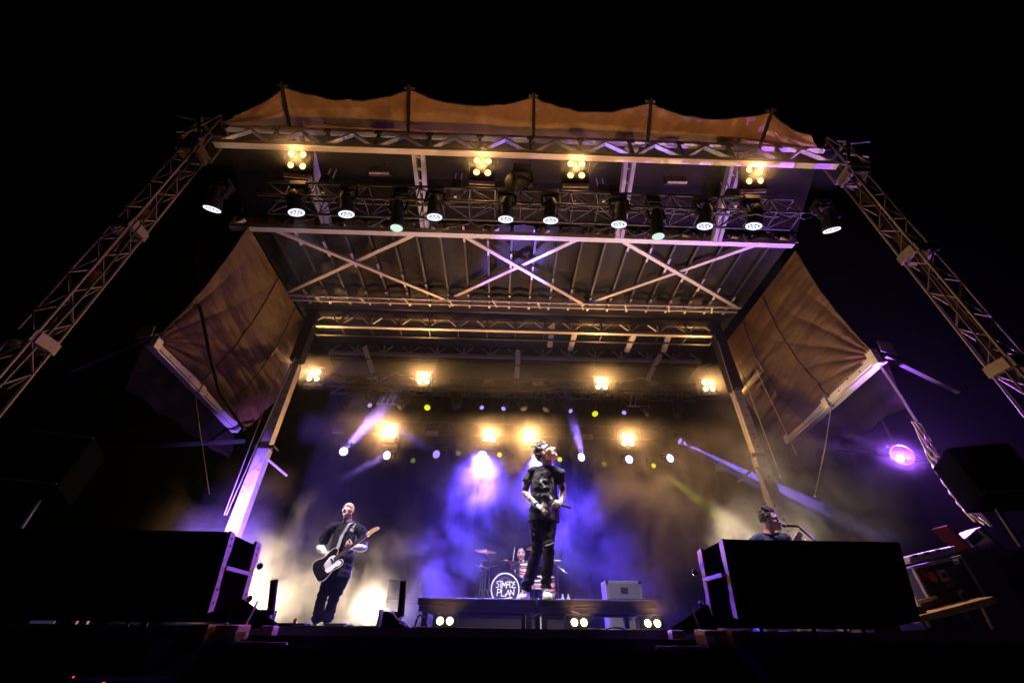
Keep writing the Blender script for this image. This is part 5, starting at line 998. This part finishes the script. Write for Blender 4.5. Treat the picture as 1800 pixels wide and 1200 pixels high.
bo = smooth_outline(body_o); gloss_black = M('gloss_black', (0.008, 0.008, 0.009), 0.12); maple = M('maple', (0.52, 0.30, 0.12), 0.35, 0, 20, 0.2); cream = M('cream_binding', (0.65, 0.58, 0.45), 0.4); rosewood = M('rosewood', (0.05, 0.028, 0.02), 0.5)
k = 1.06; bo = [(p[0]*k, p[1]*k) for p in bo]
m = MB(); m.prism(bo, ax, ay, gb-nrm*0.022, 0.044); body_ob = sub(m.build('guitar_body', gloss_black, gu, bevel=0.003))
m = MB(); m.path([gb+ax*p[0]+ay*p[1]+nrm*0.022 for p in bo]+[gb+ax*bo[0][0]+ay*bo[0][1]+nrm*0.022], 0.0055, 6); m.build('binding', cream, body_ob, smooth=60)
pgd = smooth_outline([(-0.055, -0.10), (0.0, -0.115), (0.06, -0.10), (0.14, -0.125), (0.18, -0.10), (0.15, -0.045), (0.14, 0.045), (0.07, 0.075), (-0.0, 0.05), (-0.06, 0.02)]); pgd = [(p[0]*k, p[1]*k) for p in pgd]
m = MB(); m.prism(pgd, ax, ay, gb+nrm*0.0225, 0.003); m.build('pickguard', M('white_pickguard', (0.78, 0.77, 0.75), 0.35), body_ob)
m = MB(); m.box(gb+ax*0.075+nrm*0.028, (0.028, 0.08, 0.012), Matrix((ax, ay, nrm)).transposed()); m.build('pickup', dark_steel, body_ob, bevel=0.003); m = MB(); m.box(gb-ax*0.085+nrm*0.026, (0.075, 0.085, 0.01), Matrix((ax, ay, nrm)).transposed()); m.build('bridge', chrome, body_ob, bevel=0.003)
for q in (0, 1): m = MB(); m.lathe([(0, 0.011), (0.016, 0.010)], gb+ax*(-0.10-0.035*q)-ay*(0.105-0.01*q)+nrm*0.022, nrm, 14); m.build('control_knob', chrome, body_ob, smooth=40)
RG = Matrix((ax, ay, nrm)).transposed(); m = MB(); m.box(gb+ax*(0.15+0.25)+nrm*0.022, (0.50, 0.050, 0.022), RG); nk = sub(m.build('neck', maple, gu, bevel=0.004)); m = MB(); m.box(gb+ax*(0.11+0.27)+nrm*0.0365, (0.54, 0.048, 0.006), RG); m.build('fretboard', rosewood, nk)
for q in range(14): m = MB(); m.box(gb+ax*(0.64-0.54*(1-0.5**(q/9.0)))+nrm*0.0405, (0.0025, 0.046, 0.002), RG); m.build('fret', chrome, nk)
hs = smooth_outline([(0, -0.024), (0.03, -0.035), (0.12, -0.030), (0.19, -0.048), (0.21, -0.02), (0.19, 0.012), (0.10, 0.030), (0.03, 0.034), (0, 0.024)], 1); m = MB(); m.prism(hs, ax, ay, gb+ax*0.65+nrm*0.014, 0.016); hd = sub(m.build('headstock', maple, gu, bevel=0.002))
for q in range(6): m = MB(); c = gb+ax*(0.68+q*0.027)+ay*(0.036-0.003*q)+nrm*0.022; m.tube(c-ay*0.012, c+ay*0.016, 0.004); m.ball(c+ay*0.02, (0.008, 0.008, 0.006), None, 8, 6); m.build('tuning_peg', chrome, hd, smooth=50)
m = MB()
for q in range(6): m.tube(gb-ax*0.09+ay*(0.024-0.0095*q)+nrm*0.036, gb+ax*(0.66+0.02*q)+ay*(0.018-0.0072*q)+nrm*0.042, 0.0009, 4)
m.build('strings', chrome, gu)
J2 = J; nbk = J['neck']; sp0 = gb+ax*0.19*k+ay*0.13+nrm*0.0; pts = [gb+ax*0.20+ay*0.125, J['chest']+V((0.02, -0.165, 0.02)), J['chest'].lerp(nbk, 0.55)+V((0.075, -0.135, 0.03)), nbk.lerp(J['sh_l'], 0.5)+V((0.0, -0.05, 0.045)), nbk.lerp(J['sh_l'], 0.45)+V((0.0, 0.07, 0.02))]
m = MB(); rows = []; Q = []
for i in range(len(pts)-1):
    for f in range(6): Q.append(V(pts[i]).lerp(V(pts[i+1]), f/6))
Q.append(V(pts[-1])); side_v = V((0.85, 0, 0.35)).normalized()
m.grid([[p-side_v*0.028, p+side_v*0.028] for p in Q]); m.grid([[p-side_v*0.028+V((0, 0.004, 0)), p+side_v*0.028+V((0, 0.004, 0))] for p in Q], True); m.build('strap', M('grey_strap', (0.16, 0.16, 0.18), 0.7), gu, smooth=80)
# ---------------------------------------------------------------- the bass player behind the right loudspeaker
def bt(x, y, dY=0.0): return PY(x, y, 5.8+dY)
hc = bt(1354, 915); nb = bt(1350, 938, 0.03); base_x = nb.x; pel = V((nb.x-0.02, 5.9, nb.z-0.55)); W_ = nb.z
J = dict(facing=(0.45, -0.9, 0), pelvis=pel, chest=V((nb.x-0.01, 5.87, nb.z-0.24)), neck=nb, head=hc, sh_r=nb+V((-0.18, 0.07, -0.07)), el_r=nb+V((-0.26, 0.1, -0.34)), wr_r=nb+V((-0.10, -0.18, -0.42)), sh_l=nb+V((0.17, -0.08, -0.07)), el_l=nb+V((0.27, -0.12, -0.32)), wr_l=nb+V((0.20, -0.30, -0.22)),
         hip_r=pel+V((-0.09, 0.03, -0.06)), kn_r=V((pel.x-0.36, 5.72, DECK+0.40)), an_r=V((pel.x-0.42, 5.95, DECK+0.115)), toe_r=V((pel.x-0.5, 5.5, DECK)), hip_l=pel+V((0.09, -0.03, -0.06)), kn_l=V((pel.x+0.30, 5.66, DECK+0.40)), an_l=V((pel.x+0.34, 5.85, DECK+0.115)), toe_l=V((pel.x+0.45, 5.5, DECK)))
jk = M('navy_jacket', (0.020, 0.024, 0.075), 0.75, 0, 18, 0.3, 0.2, 120)
mats = dict(skin=skin_mat('bassist_skin', (0.50, 0.30, 0.23)), shirt=jk, jeans=black_jean, shoe=black_plastic, sole=rubber)
root, P, R = person('bass player in navy jacket singing into a microphone behind the right loudspeaker', J, mats, ((0.1, -0.3, 0.8), (-0.3, -0.3, 0), 1, 0.9), ((0.6, -0.4, -0.4), (0.2, 0.6, -0.3), 1, 0.8), ((0.72, -0.68, -0.02), 0.05, 1.06), hairf=curly(0.06, 9, amount=260), mouth=0.25, floor=DECK, sleeve=1.0, hem=-0.12, jacket=True)
mp_ = P(0.012, 0.135, -0.070); ms = thing('microphone_stand', 'black boom microphone stand in front of the bass player', 'microphone stand', (mp_.x+0.42, mp_.y-0.2, DECK))
m = MB(); m.ball(mp_, 0.026, None, 14, 10); m.build('grille', dark_steel, ms, smooth=60); e2 = mp_+V((0.15, -0.06, -0.02)); m = MB(); m.lathe([(0, 0.014), (0.13, 0.018)], e2, mp_-e2, 14); m.build('microphone_body', black_plastic, ms, smooth=40)
e3 = V((mp_.x+0.42, mp_.y-0.2, mp_.z-0.45)); rod('boom', e2, e3, 0.010, dark_steel, ms); rod('tube', e3, (e3.x, e3.y, DECK+0.02), 0.013, dark_steel, ms); m = MB(); m.lathe([(0, 0.13), (0.015, 0.125), (0.03, 0.03)], (e3.x, e3.y, DECK+0.002), (0, 0, 1), 24); m.build('base', black_plastic, ms, smooth=40)
m = MB(); m.path([e2+(e3-e2)*(q/8)+V((0.02*math.sin(q), 0, -0.03-0.02*math.sin(q*0.8))) for q in range(9)], 0.006, 6); m.build('cable', rubber, ms, smooth=60)
# his bass guitar, mostly hidden
bg_ = thing('bass_guitar', 'bass guitar with pale headstock held by the bass player', 'guitar', pel+V((0, -0.25, 0.1)))
a0 = pel+V((-0.1, -0.22, 0.12)); a1 = PY(1398, 950, 5.5); dv = (a1-a0).normalized(); Rb = Matrix((dv, V((0, -1, 0)).cross(dv).normalized(), V((0, -1, 0)))).transposed()
m = MB(); m.prism(bo, dv*1.15, V((0, -1, 0)).cross(dv)*1.15, a0, 0.044); m.build('guitar_body', gloss_black, bg_, bevel=0.003); bar('neck', a0+dv*0.15, a1, 0.02, 0.045, maple, bg_, (0, 0, 1)); m = MB(); m.box(a1+dv*0.05, (0.14, 0.06, 0.016), Rb); m.build('headstock', cream, bg_, bevel=0.003)
# ---------------------------------------------------------------- the drummer
def dm(x, y, dY=0.0): return PY(x, y, 10.35+dY)
pel = V((dm(918, 985).x, 10.4, RZ2+0.52)); nb = dm(917, 987, 0.0)
J = dict(facing=(-0.1, -1, 0), pelvis=pel, chest=nb+V((0, 0.04, -0.25)), neck=nb, head=dm(916, 974, -0.03), sh_r=nb+V((-0.185, 0, -0.06)), el_r=PY(903, 1010, 10.2), wr_r=PY(899, 995, 9.98), sh_l=nb+V((0.185, 0, -0.06)), el_l=nb+V((0.26, -0.1, -0.33)), wr_l=nb+V((0.14, -0.36, -0.28)),
         hip_r=pel+V((-0.1, -0.03, -0.02)), kn_r=pel+V((-0.24, -0.45, 0.0)), an_r=V((pel.x-0.26, 9.95, RZ2+0.115)), toe_r=V((pel.x-0.3, 9.7, RZ2)), hip_l=pel+V((0.1, -0.03, -0.02)), kn_l=pel+V((0.24, -0.45, 0.0)), an_l=V((pel.x+0.26, 9.95, RZ2+0.115)), toe_l=V((pel.x+0.3, 9.7, RZ2)))
mats = dict(skin=skin_mat('drummer_skin', (0.60, 0.38, 0.32)), shirt=M('black_tee', (0.015, 0.015, 0.02), 0.85, 0, 15, 0.3), jeans=black_jean, shoe=black_plastic, sole=rubber)
def crop(m, P, s, f, u):
    m.ball(P(0, -0.022, 0.052), (0.084, 0.098, 0.084), Matrix((s, f, u)).transposed(), 16, 10)
person('seated drummer in black tee with raised drumstick and open mouth', J, mats, ((0.1, -0.6, -0.5), (-0.5, 0.2, -0.5), -1, 0.95), ((0.15, -0.35, 0.85), (0.3, -0.8, 0), -1, 1.0), ((-0.12, -0.98, 0.06), 0.0), hairf=crop, mouth=0.85, floor=RZ2, sleeve=0.55, hem=-0.06)
for i, (a, b_) in enumerate(((J['wr_r']+V((0.02, -0.08, 0.05)), PY(904.5, 966, 9.95)), (J['wr_l']+V((0.02, -0.09, -0.03)), PY(925, 984, 10.05)))):
    dv = (V(b_)-V(a)).normalized(); m = MB(); m.lathe([(-0.06, 0.006), (0.0, 0.0075), (0.25, 0.007), (0.32, 0.0045), (0.332, 0.006), (0.34, 0.003)], a, dv, 10); o = m.build('drumstick', cream, smooth=50); tag(o, ('drumstick raised beside the drummer face', 'drumstick in front of the drummer chest')[i], 'drumstick', 'drumsticks')
th = thing('drum_stool', 'round black drum stool under the drummer', 'stool', (pel.x, 10.42, RZ2)); m = MB(); m.lathe([(0, 0.15), (0.06, 0.17), (0.08, 0.15)], (pel.x, 10.42, RZ2+0.34), (0, 0, 1), 24); m.build('seat', black_plastic, th, smooth=40); rod('post', (pel.x, 10.42, RZ2+0.1), (pel.x, 10.42, RZ2+0.34), 0.018, chrome, th)
for q in range(3): rod('leg', (pel.x, 10.42, RZ2+0.18), (pel.x+0.22*math.cos(q*2.09), 10.42+0.22*math.sin(q*2.09), RZ2+0.01), 0.01, chrome, th)
# ================================================================ smoke on the stage
def smoke_mat(name, SMOKE, BANDS, BASE):
    m = bpy.data.materials.new(name); m.use_nodes = True; n = m.node_tree; n.nodes.clear(); N = n.nodes.new; Lk = n.links.new
    out = N('ShaderNodeOutputMaterial'); pv = N('ShaderNodeVolumePrincipled'); Lk(pv.outputs[0], out.inputs[1]); pv.inputs['Color'].default_value = (0.92, 0.92, 0.93, 1); pv.inputs['Anisotropy'].default_value = 0.45
    tc = N('ShaderNodeTexCoord')
    def math_(op, a, b=None, c=None):
        q = N('ShaderNodeMath'); q.operation = op
        for i, v in enumerate((a, b, c)):
            if v is None: continue
            if isinstance(v, (int, float)): q.inputs[i].default_value = v
            else: Lk(v, q.inputs[i])
        return q.outputs[0]
    t = N('ShaderNodeTexNoise'); t.inputs['Scale'].default_value = 0.95; t.inputs['Detail'].default_value = 4.0; t.inputs['Roughness'].default_value = 0.58; t.inputs['Distortion'].default_value = 0.7
    Lk(tc.outputs['Object'], t.inputs['Vector']); mr = N('ShaderNodeMapRange'); mr.interpolation_type = 'SMOOTHSTEP'; mr.inputs[1].default_value = 0.43; mr.inputs[2].default_value = 0.68; Lk(t.outputs[0], mr.inputs[0]); nz = mr.outputs[0]
    def field(blobs):
        tot = None
        for (c, r, dens) in blobs:
            mp = N('ShaderNodeMapping'); mp.vector_type = 'POINT'; mp.inputs['Scale'].default_value = tuple(1/x for x in r); mp.inputs['Location'].default_value = tuple(-c[i]/r[i] for i in range(3)); Lk(tc.outputs['Object'], mp.inputs[0])
            ln = N('ShaderNodeVectorMath'); ln.operation = 'LENGTH'; Lk(mp.outputs[0], ln.inputs[0]); g_ = N('ShaderNodeMapRange'); g_.interpolation_type = 'SMOOTHSTEP'; g_.inputs[1].default_value = 1.0; g_.inputs[2].default_value = 0.1; g_.inputs[3].default_value = 0; g_.inputs[4].default_value = dens; Lk(ln.outputs['Value'], g_.inputs[0])
            tot = g_.outputs[0] if tot is None else math_('ADD', tot, g_.outputs[0])
        return tot
    d_ = math_('ADD', math_('MULTIPLY_ADD', field(SMOKE), nz, BASE), field(BANDS)) if SMOKE else field(BANDS); Lk(d_, pv.inputs['Density']); return m
m = MB(); lo = V((XC-6.6, 3.9, DECK+0.012)); hi = V((XC+8.0, 12.9, ZR-0.1)); m.box((lo+hi)/2, hi-lo); o = m.build('stage_smoke', smoke_mat('stage_smoke', SMOKE, BANDS, BASE_HAZE)); stuff(o)
# haze band added round the front blinders to give them a glow halo
m = MB(); lo = V((XC-6.2, 3.7, ZR-0.06)); hi = V((XC+6.2, 4.75, 9.3)); m.box((lo+hi)/2, hi-lo); o = m.build('blinder_halo_haze', smoke_mat('blinder_halo_haze', [], [((XC, 4.3, 8.88), (16, 0.58, 0.42), 0.32)], 0)); stuff(o)
